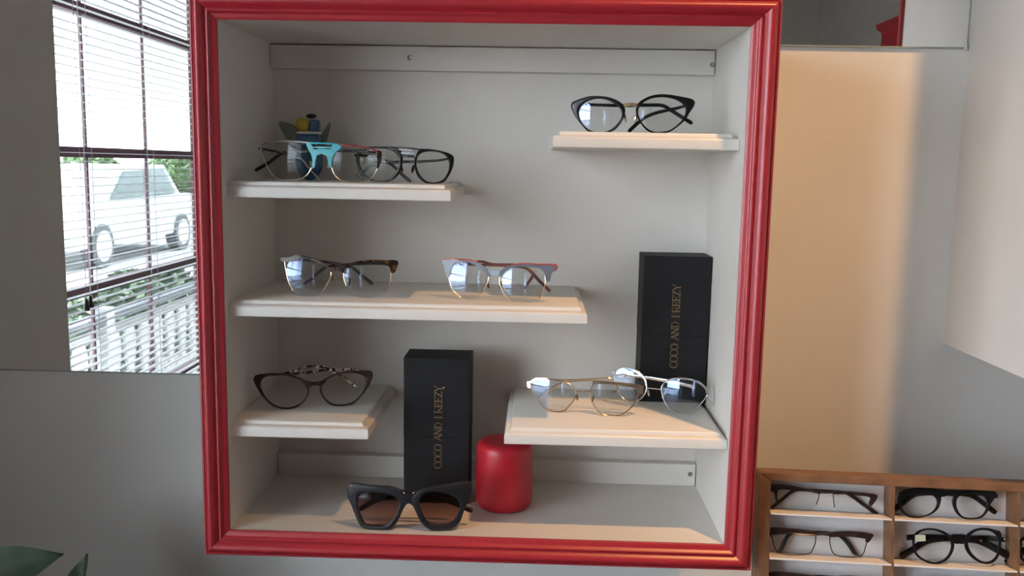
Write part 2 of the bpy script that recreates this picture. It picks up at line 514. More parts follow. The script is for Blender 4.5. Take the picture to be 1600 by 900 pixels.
# second cabinet, only its side and its reflection show
cab2 = empty('display_cabinet', (.975, 1.115, 1.2595))
tag(cab2, 'white-sided cabinet with red front frame hung beside the wall mirror', 'cabinet')
c2w = .975 - .6265
cabinet_shell(cab2, -c2w + .018, c2w - .018, 0, .95, WY - 1.115)
MB().box((-c2w + .018, .235, 0), (c2w - .018, WY - 1.115 - .002, .95)).build('back_panel', 'white', cab2)
MB().box((-c2w + .018, .02, .45), (c2w - .018, .235, .47)).build('shelf', 'shelf', cab2)
red_frame(cab2, (-c2w - .006, c2w + .006, -.024, .974), (-c2w + .027, c2w - .027, .009, .941))

# ---------------------------------------------------------------- eyewear boxes with lettering
GLYPH = {
 'C': (.78, [('c', .40, .5, .38, .5, 42, 318)]), 'O': (.84, [('c', .42, .5, .39, .5, 0, 360)]),
 'A': (.80, [('t', .03, 0, .38, 1), ('b', .38, 1, .77, 0), ('t', .16, .35, .62, .35), ('t', -.06, .015, .16, .015), ('t', .62, .015, .90, .015)]),
 'N': (.86, [('t', .10, 0, .10, 1), ('b', .10, 1, .72, 0), ('t', .72, 0, .72, 1), ('t', 0, .015, .22, .015), ('t', -.04, .985, .12, .985), ('t', .60, .985, .84, .985)]),
 'D': (.84, [('b', .14, 0, .14, 1), ('c', .30, .5, .44, .485, -90, 90), ('t', 0, .015, .32, .015), ('t', 0, .985, .32, .985)]),
 'B': (.70, [('b', .14, 0, .14, 1), ('c', .30, .75, .26, .235, -90, 90), ('c', .32, .26, .30, .245, -90, 90), ('t', 0, .015, .34, .015), ('t', 0, .985, .34, .985), ('t', .14, .51, .34, .51)]),
 'R': (.78, [('b', .14, 0, .14, 1), ('c', .30, .74, .28, .245, -90, 90), ('b', .36, .5, .72, 0), ('t', 0, .015, .28, .015), ('t', 0, .985, .34, .985), ('t', .14, .5, .34, .5)]),
 'E': (.70, [('b', .14, 0, .14, 1), ('t', 0, .985, .60, .985), ('t', .14, .51, .48, .51), ('t', 0, .015, .62, .015), ('t', .60, .985, .60, .80), ('t', .62, .015, .62, .22), ('t', .48, .40, .48, .62)]),
 'Z': (.74, [('t', .06, .985, .64, .985), ('b', .60, .97, .10, .03), ('t', .06, .015, .66, .015), ('t', .06, .985, .06, .80), ('t', .66, .015, .66, .22)]),
 'Y': (.76, [('b', .04, 1, .38, .48), ('t', .38, .48, .74, 1), ('b', .38, .48, .38, 0), ('t', .24, .015, .52, .015), ('t', -.06, .985, .16, .985), ('t', .60, .985, .84, .985)]),
 ' ': (.50, []),
}

def lettering(text, height, length, depth=.0003):
    """flat letters along +x, up +z, in the plane y = 0, centred on the origin"""
    mb = MB()
    adv = sum(GLYPH[c][0] for c in text) * height
    gap = (length - adv) / (len(text) - 1)
    pen = -length / 2
    def ribbon(pts, wd):
        for p, q in zip(pts[:-1], pts[1:]):
            p, q = np.array(p), np.array(q); d = q - p; n = np.array([-d[1], d[0]]) / (np.linalg.norm(d) + 1e-9) * wd / 2; e = d / (np.linalg.norm(d) + 1e-9) * wd * .2
            c = [p + n - e, q + n + e, q - n + e, p - n - e]
            mb.add([(x, -depth, z) for x, z in c] + [(x, .0002, z) for x, z in c], [(0, 1, 2, 3), (7, 6, 5, 4), (0, 4, 5, 1), (1, 5, 6, 2), (2, 6, 7, 3), (3, 7, 4, 0)])
    for ch in text:
        w, st = GLYPH[ch]
        for s in st:
            if s[0] == 'c':
                _, a, b, rx, ry, t0, t1 = s
                k = 14
                for i in range(k):
                    u0, u1 = R(t0 + (t1 - t0) * i / k), R(t0 + (t1 - t0) * (i + 1) / k)
                    wd = height * (.07 + .10 * abs(math.cos((u0 + u1) / 2)))
                    ribbon([(pen + height * (a + rx * math.cos(u)), height * (b + ry * math.sin(u)) - height / 2) for u in (u0, u1)], wd)
            else:
                k, x0, z0, x1, z1 = s
                ribbon([(pen + height * x0, height * (z0 - .5)), (pen + height * x1, height * (z1 - .5))], height * (.16 if k == 'b' else .075))
        pen += w * height + gap
    return mb

def eyewear_box(label, loc, rz, w, d, h, tz0, tz1, tx):
    t = empty('eyewear_box', loc, (0, 0, rz))
    tag(t, label, 'box', 'black lettered eyewear boxes')
    MB().box((-w / 2, 0, 0), (w / 2, d, h * .46)).build('base', 'black_box', t, bevel=.0008)
    MB().box((-w / 2 - .0004, -.0004, h * .46), (w / 2 + .0004, d + .0004, h)).build('lid', 'black_box', t, bevel=.0012)
    o = lettering('COCO AND BREEZY', .0108, tz1 - tz0).build('lettering', 'gold_ink', t)
    o.location = (tx, -.0006, (tz0 + tz1) / 2)
    o.rotation_euler = (0, R(-90), 0)
    return t
b1 = eyewear_box('black lettered box standing on cabinet floor behind the sunglasses', (-.1385, 1.235, FL), 0, .0935, .060, .2135, .0525, .1735, .0025)
o = MB().lathe([(.0002, 0), (.0012, .0001), (.0010, .0006), (.0002, .0008)], 8).build('speck', 'clip', b1)
o.location = (.0100, -.0006, .171); o.rotation_euler = (R(90), 0, 0)
eyewear_box('black lettered box standing on the low shelf behind silver glasses', (.2015, 1.285, S4R), 0, .0965, .060, .2150, .0520, .1740, .0000)

# ---------------------------------------------------------------- red canister
t = empty('canister', (-.0405, 1.236, FL))
tag(t, 'glossy red cylinder with rounded rims on the cabinet floor', 'canister')
MB().lathe([(.0002, 0), (.030, 0), (.0355, .0012), (.0388, .005), (.0402, .011), (.0404, .030), (.0400, .080), (.0398, .0865), (.0385, .0915), (.0350, .0950), (.0290, .0962), (.0150, .0958), (.0002, .0955)], 64).build('body', 'red_wax', t, smooth=True)

# ---------------------------------------------------------------- glass figurine behind the turquoise pair
t = empty('figurine', (-.335, 1.300, S1))
tag(t, 'small blue and yellow glass figurine behind the turquoise-bridged eyeglasses', 'figurine')
def ellipsoid(c, r, n=20, k=12):
    return MB().loops([[(c[0] + r[0] * math.sin(math.pi * (j + .02) / (k + .04)) * math.cos(2 * math.pi * i / n), c[1] + r[1] * math.sin(math.pi * (j + .02) / (k + .04)) * math.sin(2 * math.pi * i / n), c[2] + r[2] * math.cos(math.pi * (j + .02) / (k + .04))) for i in range(n)] for j in range(k + 1)])
ellipsoid((.002, 0, .026), (.020, .018, .0265)).build('body', 'fig_blue', t, smooth=True)
ellipsoid((-.006, -.002, .078), (.0105, .010, .0105)).build('head', 'fig_yellow', t, smooth=True)
MB().box((.004, -.008, .068), (.018, .008, .086)).build('pack', 'fig_blue', t, bevel=.003)
MB().box((-.014, -.010, .050), (.020, .010, .066)).build('collar', 'fig_blue', t, bevel=.004)
MB().box((-.013, -.0105, .0655), (.018, .0105, .069)).build('band', 'clip', t, bevel=.001)
ellipsoid((.006, 0, .091), (.008, .007, .0035)).build('cap', 'fig_dark', t, smooth=True)
for sgn in (-1, 1):
    pts = spline([(0, .05), (sgn * .016, .075), (sgn * .042, .083), (sgn * .036, .066), (sgn * .020, .044)] if sgn < 0 else [(.012, .05), (.022, .070), (.032, .083), (.030, .068), (.022, .046)], True, 4)
    MB().loops([[(p[0], y, p[1]) for p in pts] for y in (.004, .0065)]).build('wing', 'fig_clear', t)

# ---------------------------------------------------------------- eyeglasses
GL = {
 'g1': ((0.1214, 1.1950, 1.5445), 8, [
  ('ring',[(-72.3,26.0),(-70.9,32.3),(-65.9,38.6),(-57.9,42.6),(-47.6,44.6),(-36.0,43.1),(-25.5,38.3),(-17.9,32.1),(-15.0,25.9),(-16.8,18.5),(-21.8,11.6),(-28.4,5.3),(-35.9,2.4),(-45.1,1.7),(-53.2,2.8),(-60.3,6.1),(-66.9,12.9),(-70.8,19.2)],[(-83.4,39.6),(-77.6,42.1),(-68.4,45.4),(-59.2,47.9),(-48.8,48.3),(-36.1,47.2),(-24.6,43.9),(-16.4,39.4),(-11.6,33.8),(-10.8,27.6),(-12.3,20.8),(-16.6,12.8),(-22.1,5.9),(-27.8,2.2),(-35.8,0.3),(-45.0,0.0),(-54.3,0.5),(-60.8,3.2),(-67.4,10.0),(-74.6,18.0),(-80.1,27.1),(-83.2,33.9)]),
  ('ring',[(5.1,28.9),(7.7,35.6),(14.3,41.3),(23.2,45.3),(33.3,46.8),(44.6,46.2),(54.8,43.2),(62.8,38.8),(66.4,32.7),(66.7,26.0),(63.7,19.2),(58.3,13.6),(51.8,7.9),(45.2,4.2),(35.0,2.6),(26.0,3.1),(17.8,7.5),(11.9,14.2),(7.0,22.1)],[(2.8,30.0),(4.2,37.9),(10.8,43.5),(19.7,48.1),(30.9,50.6),(43.3,50.6),(55.7,48.8),(68.1,46.6),(78.2,44.5),(79.3,40.0),(77.5,35.5),(72.2,28.2),(67.6,19.3),(59.5,11.3),(50.8,4.5),(44.1,1.6),(34.0,0.9),(23.8,1.3),(16.8,5.2),(9.7,13.1),(4.8,21.0)]),
  ('bridge',[(-12.9,38.7),(-5.0,39.5),(3.6,38.8),(3.7,34.7),(-4.8,35.6),(-12.8,34.6)]),
  ('pad',(-10.7,20.4),(3.1,19.4)),
  ('arm',10,[(-82.0,38.6),(-46.9,37.3),(-12.2,36.8),(22.2,37.8),(37.0,37.1),(47.5,31.5),(61.4,23.1),(76.5,14.2)],4.7),
  ('arm',17,[(77.7,41.8),(62.1,36.0),(45.2,31.9),(28.2,27.8),(14.6,22.0),(4.5,13.9),(-6.7,2.8)],4.7),
 ]),
 'g2': ((-0.2935, 1.1860, 1.4755), 7, [
  ('lens',[(-80.0,39.3),(-75.7,48.2),(-63.8,52.5),(-46.2,53.2),(-32.2,52.6),(-18.3,51.3),(-11.5,43.6),(-7.5,36.0),(-6.1,27.2),(-8.3,18.4),(-14.2,9.5),(-23.7,3.8),(-35.4,1.9),(-47.1,1.7),(-58.9,4.2),(-67.0,9.6),(-72.7,18.4),(-76.7,28.3)]),
  ('lens',[(21.3,26.6),(23.1,35.3),(27.8,43.0),(34.7,48.0),(46.2,47.9),(57.6,46.5),(66.7,45.6),(74.6,43.5),(80.3,38.9),(81.2,31.9),(80.2,21.0),(75.6,11.1),(68.8,4.5),(57.3,1.0),(45.8,0.2),(36.6,1.4),(28.6,4.8),(22.9,11.3),(20.1,18.9)]),
  ('tube',[(-81.6,48.1),(-81.1,42.6),(-80.1,36.0),(-76.7,27.2),(-72.7,18.4),(-67.0,9.6),(-58.9,4.0),(-47.1,1.4),(-35.4,1.7),(-23.7,3.5),(-14.2,9.5),(-8.3,18.4)]),
  ('tube',[(19.3,20.0),(22.9,11.0),(28.6,4.6),(36.6,1.2),(45.8,0.0),(57.3,0.7),(68.8,4.3),(75.6,11.1),(80.2,21.0),(81.4,31.9),(80.8,39.5)]),
  ('bar',[(-78.0,49.2),(-63.8,52.9),(-46.2,54.0),(-32.2,53.6),(-13.7,52.1),(-13.7,50.3),(-32.3,51.4),(-46.3,51.4),(-63.9,50.7),(-75.7,47.3)]),
  ('bar',[(31.3,49.6),(46.2,49.3),(66.7,46.9),(78.0,43.8),(82.5,41.1),(80.3,39.5),(73.5,43.2),(57.6,45.6),(31.3,47.7)]),
  ('bar',[(-82.8,48.1),(-79.0,48.3),(-78.9,42.6),(-79.7,35.7),(-81.4,36.2),(-82.6,42.5)]),
  ('bar',[(80.3,41.6),(85.0,41.2),(85.3,30.9),(82.5,22.2),(79.6,18.8),(80.8,30.8)]),
  ('bridge',[(-14.8,52.0),(-2.1,51.6),(11.8,51.5),(23.3,50.8),(33.0,49.6),(32.4,47.2),(23.2,48.4),(11.7,49.4),(-2.1,49.4),(-12.5,49.6)],[(-14.8,51.2),(-8.5,49.1),(-3.9,42.0),(-0.5,35.5),(-2.6,27.3),(-3.1,20.1),(-6.6,18.2),(-6.4,27.2),(-8.1,36.0),(-12.6,43.6)],[(32.4,49.1),(32.4,44.7),(27.2,40.9),(22.5,35.3),(20.2,27.6),(19.3,19.4),(16.6,19.9),(15.2,27.6),(13.3,34.1),(18.0,41.3),(21.5,48.4)],[(-6.2,46.0),(20.3,46.0),(18.6,44.5),(-5.1,44.5)],[(-3.9,42.4),(18.6,42.4),(14.5,33.9),(13.3,34.1),(5.8,37.0),(-0.6,35.0)]),
  ('pad',(-10.4,22.2),(14.4,23.2)),
  ('arm',17,[(77.3,39.8),(51.9,41.1),(17.0,41.6),(-18.2,40.3),(-53.7,37.6),(-65.7,32.0),(-77.8,23.4),(-96.1,13.0)],4.2),
  ('arm',10,[(-85.6,42.8),(-62.5,39.2),(-44.9,35.0),(-27.3,29.2),(-15.7,17.2),(-0.7,0.8)],3.8),
 ]),
 'g3': ((-0.1838, 1.2050, 1.4755), 8, [
  ('ring',[(-36.3,45.2),(-26.8,45.3),(-16.4,43.7),(-8.8,39.5),(-4.6,33.3),(-4.1,27.0),(-6.0,20.6),(-8.8,15.2),(-12.6,10.1),(-19.2,4.5),(-31.6,2.7),(-43.1,3.8),(-50.7,8.0),(-57.4,16.1),(-61.2,24.2),(-62.5,31.4),(-60.6,37.8),(-55.3,42.0),(-45.8,44.5)],[(-33.4,48.3),(-20.2,48.1),(-8.8,47.8),(-3.2,45.0),(0.1,36.9),(0.6,28.9),(-0.8,20.7),(-4.1,12.5),(-10.7,5.9),(-18.3,1.8),(-31.6,0.9),(-45.0,1.9),(-53.6,5.7),(-61.2,14.2),(-65.5,24.1),(-66.4,33.2),(-63.9,41.4),(-57.2,46.0),(-45.8,48.0)]),
  ('ring',[(19.9,30.1),(21.2,36.4),(26.8,40.5),(35.2,42.4),(45.4,42.1),(54.7,40.0),(60.3,36.1),(63.1,29.9),(63.2,22.8),(61.4,15.6),(57.8,9.2),(52.2,3.7),(43.8,1.8),(35.4,2.3),(30.7,5.1),(25.1,10.4),(21.3,17.5),(19.7,23.8)],[(16.8,30.0),(17.5,39.0),(20.7,45.3),(34.3,46.0),(48.2,44.4),(60.3,41.5),(69.1,37.1),(69.6,30.9),(68.3,22.9),(65.1,14.8),(61.5,8.4),(55.9,2.0),(43.8,0.0),(33.6,0.2),(27.9,3.2),(21.3,9.4),(18.0,17.5),(16.8,23.7)]),
  ('bridge',[(-6.9,48.1),(6.2,47.6),(23.1,46.1),(23.1,44.3),(6.2,46.0),(-6.0,46.5)],[(-0.8,38.0),(17.0,37.2),(17.0,34.1),(1.1,35.0)]),
  ('bar',[(-4.1,45.4),(20.7,44.4),(19.8,42.6),(-2.7,43.4)],[(-0.5,41.0),(17.9,40.4),(17.0,38.3),(0.4,38.7)]),
  ('pad',(-2.2,19.8),(13.4,19.2)),
  ('arm',10,[(63.5,33.6),(45.7,31.1),(16.6,28.8),(-1.4,28.5),(-19.5,27.2),(-34.8,27.4),(-46.4,22.7),(-58.9,14.2),(-69.6,6.6)],4.0),
  ('arm',17,[(-70.0,36.1),(-51.6,35.5),(-35.2,32.1),(-21.7,24.5),(-14.0,18.2),(-6.4,11.5),(6.1,1.7)],4.0),
 ]),
 'g4': ((-0.2638, 1.1800, 1.3205), 0, [
  ('lens',[(-62.9,50.5),(-56.1,52.9),(-42.6,52.0),(-31.4,48.3),(-22.4,44.0),(-16.3,38.5),(-13.3,32.3),(-14.7,22.1),(-19.3,13.0),(-27.4,3.7),(-39.9,0.0),(-53.5,0.8),(-63.6,7.4),(-69.1,16.4),(-72.9,27.7),(-73.3,37.8),(-69.8,45.8)]),
  ('lens',[(5.7,35.0),(8.0,41.3),(17.0,46.5),(31.7,48.2),(45.1,48.5),(56.4,47.1),(63.1,43.0),(67.6,36.4),(67.0,26.2),(64.2,16.0),(59.7,7.9),(48.4,2.0),(33.7,0.5),(22.4,2.5),(14.5,9.2),(8.9,17.0),(5.6,27.1)]),
  ('brow',[(-81.0,51.4),(-69.7,52.1),(-61.7,55.2),(-51.6,55.0),(-39.2,52.6),(-29.1,49.5),(-17.9,44.1),(-11.2,36.9),(-11.2,34.1),(-16.8,39.6),(-26.9,45.0),(-39.3,48.7),(-51.6,51.3),(-61.9,47.1),(-69.8,46.4),(-80.5,46.5)],[(2.3,36.6),(6.9,44.1),(14.8,47.6),(28.3,49.8),(45.2,51.3),(58.6,51.0),(76.6,50.0),(74.9,38.8),(72.1,34.2),(68.2,34.7),(66.5,40.8),(58.6,46.5),(45.1,47.9),(28.3,47.0),(15.9,44.5),(8.0,39.8),(4.6,33.3)]),
  ('bridge',[(-14.6,39.7),(-4.4,41.0),(5.2,40.4),(4.6,35.2),(-4.4,36.2),(-12.3,34.9)]),
  ('tube',[(-12.1,36.3),(-11.8,29.0),(-15.0,21.6),(-20.5,11.2),(-27.9,2.3)]),
  ('tube',[(-76.0,45.7),(-75.0,37.8),(-73.2,29.9),(-70.2,18.7),(-64.2,7.4)]),
  ('tube',[(5.7,38.4),(5.1,28.2),(8.9,15.9)]),
  ('tube',[(67.8,36.4),(67.4,25.1),(64.4,16.0),(60.2,7.9)]),
  ('pad',(-12.0,26.3),(12.3,20.6)),
  ('arm',10,[(-78.2,48.0),(-47.5,47.5),(-13.4,44.8),(9.2,40.2),(16.0,37.5),(27.3,28.6),(42.1,17.0)],4.0),
  ('arm',17,[(70.5,43.5),(42.0,44.1),(7.8,42.2),(-20.8,38.7),(-31.2,32.2),(-40.5,24.0),(-53.2,14.5)],4.0),
 ]),
 'g5': ((-0.0499, 1.1780, 1.3205), 10, [
  ('lens',[(-71.0,34.4),(-68.2,42.4),(-60.1,49.0),(-46.2,50.3),(-34.7,48.0),(-25.4,44.0),(-18.4,37.5),(-15.5,31.1),(-17.0,22.0),(-21.5,13.9),(-29.5,4.5),(-42.2,1.0),(-53.8,2.7),(-62.0,7.5),(-68.0,16.3),(-71.0,26.4)]),
  ('lens',[(1.1,33.0),(4.4,40.4),(11.1,45.4),(22.4,48.1),(35.9,48.0),(48.3,46.9),(56.3,42.0),(59.8,34.4),(60.6,24.4),(58.0,15.4),(53.7,5.7),(43.7,1.2),(29.0,0.0),(15.3,1.0),(8.3,9.7),(3.6,19.6)]),
  ('brow',[(-80.5,51.6),(-63.6,53.0),(-43.9,52.5),(-32.4,50.7),(-23.1,46.0),(-16.1,39.5),(-12.6,33.5),(-15.5,32.2),(-18.4,36.4),(-27.7,43.5),(-40.4,49.0),(-57.8,49.1),(-64.2,47.1),(-68.2,40.2),(-71.0,28.7),(-75.1,29.7),(-78.7,42.0)],[(-1.2,32.9),(-0.1,39.1),(6.6,45.5),(17.9,49.3),(33.6,51.1),(50.5,50.6),(74.1,50.5),(74.3,44.4),(68.6,39.2),(66.1,28.5),(62.1,30.6),(59.7,38.8),(52.8,45.7),(42.7,47.0),(28.1,47.3),(15.7,45.3),(6.7,40.8),(2.0,35.2)]),
  ('trim',[(-80.5,52.6),(-63.7,54.2),(-44.0,53.8),(-32.4,52.0),(-32.4,50.7),(-43.9,52.5),(-63.6,52.9),(-80.5,51.5)],[(17.8,50.4),(33.6,52.2),(50.5,51.7),(74.5,51.8),(74.7,43.7),(73.0,43.6),(72.8,50.3),(50.5,50.5),(33.6,51.0),(17.9,49.2)]),
  ('bridge',[(-16.7,39.8),(-9.3,41.3),(-0.2,40.2),(-0.6,35.1),(-9.2,35.7),(-14.7,34.0)]),
  ('tube',[(-71.3,31.0),(-70.4,24.2),(-65.6,11.9),(-53.8,2.2)]),
  ('tube',[(-15.1,32.3),(-17.1,23.2),(-21.5,13.7)]),
  ('tube',[(-0.3,34.0),(0.4,22.8),(6.0,11.6),(12.5,2.0)]),
  ('tube',[(60.0,35.5),(60.2,24.4),(53.7,4.9)]),
  ('pad',(-17.2,21.1),(0.6,21.3)),
  ('arm',17,[(69.0,46.8),(41.8,47.9),(7.5,47.1),(-15.6,46.7),(-29.6,49.6),(-41.3,48.6),(-50.6,47.0)],3.3),
  ('arm',10,[(-79.3,45.5),(-37.1,46.0),(9.0,46.2),(29.5,44.8),(39.9,39.1),(51.5,27.2),(66.4,14.4)],4.0),
  ('tip',24,[(40.8,35.2),(35.3,25.9),(28.0,14.7)],4.0),
 ]),
 'g6': ((-0.3071, 1.2080, 1.1595), -16, [
  ('ring',[(-70.8,37.1),(-68.5,44.0),(-60.6,47.8),(-48.4,48.5),(-34.9,46.5),(-22.6,41.9),(-13.6,35.5),(-8.6,28.4),(-8.7,21.2),(-12.8,13.0),(-19.7,6.7),(-27.7,2.9),(-37.9,2.2),(-48.0,3.9),(-56.9,9.1),(-64.5,17.8),(-69.4,27.5)],[(-81.2,46.9),(-75.0,49.0),(-60.6,50.8),(-47.2,50.5),(-33.8,48.7),(-20.3,44.6),(-9.1,38.2),(-5.1,33.0),(-5.6,24.6),(-8.2,17.6),(-12.8,9.4),(-22.0,2.6),(-32.3,0.0),(-45.8,0.7),(-56.9,5.6),(-65.7,14.3),(-73.3,25.4),(-79.7,38.6)]),
  ('ring',[(10.8,27.5),(13.7,35.8),(21.8,41.4),(32.2,45.2),(43.8,46.8),(56.6,46.2),(67.1,43.4),(72.4,38.1),(72.9,29.6),(70.5,22.4),(63.5,13.0),(54.0,4.9),(43.5,3.0),(31.9,3.0),(22.7,6.4),(15.8,14.0),(11.9,21.4)],[(7.9,28.8),(10.3,35.9),(18.4,41.8),(30.0,47.3),(42.7,49.8),(57.8,49.8),(71.8,49.2),(82.6,47.6),(81.8,37.7),(77.6,28.1),(69.3,16.3),(56.4,3.0),(43.5,0.6),(31.9,0.9),(20.3,4.4),(12.4,14.2),(9.0,21.6)]),
  ('bridge',[(-12.4,40.2),(-4.5,37.4),(5.7,36.9),(11.5,38.3),(19.0,42.1),(15.5,35.7),(10.3,30.5),(2.3,32.9),(-4.0,30.8),(-9.1,34.4)]),
  ('arm',14,[(-77.8,41.1),(-62.0,44.6),(-42.8,46.2),(-22.3,50.7),(-7.3,55.6),(12.2,54.0),(23.8,50.1),(41.2,38.5),(62.3,22.9)],3.8),
  ('arm',22,[(80.9,39.9),(59.5,46.3),(35.9,48.1),(12.5,47.5),(-7.3,44.7),(-24.5,44.2),(-41.7,43.7)],3.8),
 ]),
 'g7': ((0.0703, 1.2070, 1.1605), 9, [
  ('lens',[(-77.3,34.6),(-75.0,40.5),(-68.0,44.6),(-52.7,45.0),(-38.6,44.0),(-26.8,42.2),(-18.5,37.2),(-13.9,29.2),(-14.8,22.0),(-20.2,13.3),(-28.2,4.3),(-38.7,0.8),(-49.3,1.3),(-60.1,7.2),(-68.6,18.4),(-74.8,27.6)]),
  ('lens',[(7.4,34.1),(10.4,42.0),(18.3,46.4),(32.1,46.1),(45.9,45.1),(60.8,44.0),(70.6,40.0),(72.0,32.5),(68.4,22.8),(63.0,13.0),(50.8,2.7),(39.4,0.3),(26.7,1.2),(17.2,7.5),(10.0,17.7),(7.0,25.8)]),
  ('loop',[(-77.5,34.6),(-75.3,40.7),(-68.0,44.8),(-52.7,45.4),(-38.6,44.4),(-26.8,42.4),(-18.3,37.4),(-13.5,29.2),(-14.5,22.0),(-20.0,13.2),(-27.9,4.1),(-38.7,0.5),(-49.5,0.9),(-60.2,6.8),(-68.9,18.2),(-75.1,27.4)]),
  ('loop',[(7.0,34.1),(10.1,42.3),(18.3,46.8),(32.1,46.5),(45.9,45.5),(60.8,44.3),(70.9,40.3),(72.4,32.5),(68.6,22.7),(63.3,12.9),(50.9,2.5),(39.4,0.0),(26.6,0.9),(17.0,7.2),(9.6,17.6),(6.7,25.8)]),
  ('bar',[(9.0,48.5),(22.9,48.4),(45.8,47.5),(68.7,45.2),(77.8,44.0),(77.8,37.6),(71.2,38.9),(60.9,41.4),(46.0,43.0),(32.2,43.8),(18.4,44.1),(10.4,42.0)],[(-78.6,40.5),(-70.4,46.4),(-55.1,47.4),(-55.1,44.7),(-68.0,43.4),(-76.2,37.7)]),
  ('tube',[(-13.9,30.4),(-9.0,31.6),(-3.2,31.3),(2.5,32.6),(7.1,33.9)]),
  ('plate',[(-83.9,39.6),(-78.6,40.5),(-78.4,30.3),(-82.6,30.7)],[(71.2,39.5),(77.7,41.1),(77.7,32.3),(72.0,32.5)]),
  ('pad',(-12.6,22.6),(9.6,21.1)),
  ('arm',10,[(-82.6,34.3),(-57.7,41.6),(-30.5,43.0),(-5.9,45.4),(22.0,48.7),(32.4,48.2),(43.2,36.4),(37.7,29.5)],2.5),
  ('arm',17,[(76.2,36.8),(33.3,41.2),(9.8,43.3),(-19.5,40.2),(-38.3,36.0),(-54.8,24.7),(-70.1,12.7)],2.5),
 ]),
 'g8': ((0.1751, 1.2350, 1.1605), 21, [
  ('lens',[(-67.1,40.4),(-65.1,48.8),(-59.3,53.5),(-49.4,55.4),(-37.6,53.8),(-28.1,49.0),(-22.1,43.0),(-19.5,34.0),(-20.8,23.4),(-27.9,13.3),(-38.3,8.5),(-50.1,10.0),(-59.9,18.9),(-65.6,30.0)]),
  ('lens',[(2.6,33.0),(7.7,42.2),(17.7,47.4),(31.1,49.6),(44.5,48.8),(55.7,44.5),(63.5,37.7),(65.5,30.0),(61.2,21.6),(52.9,10.3),(42.1,1.6),(28.7,0.5),(16.1,4.7),(9.5,11.9),(4.7,22.9)]),
  ('loop',[(-67.5,40.3),(-65.3,49.0),(-59.4,54.0),(-49.4,55.8),(-37.4,54.3),(-27.8,49.4),(-21.7,43.3),(-19.0,34.1),(-20.4,23.2),(-27.7,12.9),(-38.2,8.0),(-50.3,9.6),(-60.2,18.6),(-65.9,29.8)]),
  ('loop',[(2.3,33.0),(7.5,42.6),(17.5,47.8),(31.0,50.1),(44.5,49.3),(56.0,44.9),(63.8,38.0),(66.0,30.0),(61.5,21.4),(53.1,10.0),(42.3,1.1),(28.6,0.0),(15.8,4.3),(9.2,11.7),(4.4,22.8)]),
  ('bar',[(-37.6,54.6),(-27.0,50.0),(-21.0,43.7),(-18.3,34.1),(-20.0,33.9),(-22.6,41.8),(-28.7,47.5),(-38.1,52.3)],[(7.7,43.4),(17.6,48.7),(31.0,51.1),(45.0,50.1),(56.2,45.7),(64.8,37.9),(67.4,30.3),(65.2,30.0),(62.7,37.1),(55.2,43.6),(44.5,47.8),(31.1,48.6),(18.3,46.3),(8.9,41.2)]),
  ('tube',[(-19.1,30.6),(-13.6,30.6),(-7.8,30.7),(-2.1,30.8),(2.7,31.3)]),
  ('plate',[(-72.7,48.0),(-67.4,49.1),(-67.2,41.5),(-71.9,41.0)]),
  ('pad',(-16.9,23.2),(5.0,22.2)),
  ('arm',16,[(-73.7,41.0),(-47.4,41.5),(-25.0,41.0),(6.4,39.2),(28.2,37.0),(45.2,34.3)],4.9),
  ('arm',10,[(64.5,27.6),(69.2,22.4),(77.4,13.2),(84.3,4.9)],3.3),
 ]),
 'g9': ((-0.1616, 1.1310, 1.0158), -1, [
  ('ring',[(-70.0,41.2),(-66.5,47.9),(-57.1,50.9),(-43.2,51.3),(-28.0,49.8),(-18.7,46.4),(-13.8,40.0),(-15.4,31.5),(-19.9,21.6),(-26.9,11.7),(-36.2,6.6),(-49.1,5.3),(-59.7,6.7),(-64.3,14.5),(-67.8,24.2),(-69.5,32.7)],[(-84.5,57.8),(-80.4,62.2),(-64.1,61.9),(-44.3,61.2),(-23.4,61.0),(-12.9,57.0),(-3.6,50.0),(-2.4,41.5),(-8.2,31.7),(-14.0,18.1),(-21.0,5.7),(-28.0,1.6),(-46.8,0.0),(-62.0,0.8),(-67.9,5.9),(-73.6,18.0),(-78.2,30.0),(-83.4,42.1)]),
  ('ring',[(12.2,39.4),(15.1,49.2),(23.2,54.0),(33.6,54.8),(46.5,52.3),(57.0,47.7),(64.0,43.0),(65.8,34.6),(63.0,23.6),(57.3,13.7),(46.8,9.1),(35.1,8.9),(25.7,10.5),(19.9,18.9),(15.2,28.5)],[(2.3,46.5),(8.1,53.9),(18.5,59.6),(34.8,63.0),(58.0,66.2),(80.0,68.6),(81.8,60.4),(80.2,47.1),(74.5,36.0),(70.0,22.5),(66.6,12.7),(56.2,3.6),(41.0,1.4),(28.1,1.7),(18.7,7.9),(11.7,18.7),(5.8,32.0),(1.7,40.4)]),
  ('bridge',[(-14.0,57.0),(-4.7,53.8),(5.7,54.1),(15.0,57.7),(10.4,43.0),(5.2,35.6),(-0.0,38.9),(-4.1,37.8),(-9.4,32.2),(-11.7,43.7)]),
  ('stud',(-6.9,53.6),(5.4,53.9)),
  ('arm',16,[(-83.6,42.0),(-49.3,44.1),(-2.1,44.5),(33.4,39.8),(57.0,33.0),(81.9,22.4)],6.7),
  ('arm',26,[(76.4,41.9),(44.3,43.6),(-3.3,41.3),(-39.1,34.3),(-57.0,26.4),(-71.4,17.3)],6.7),
 ]),
}
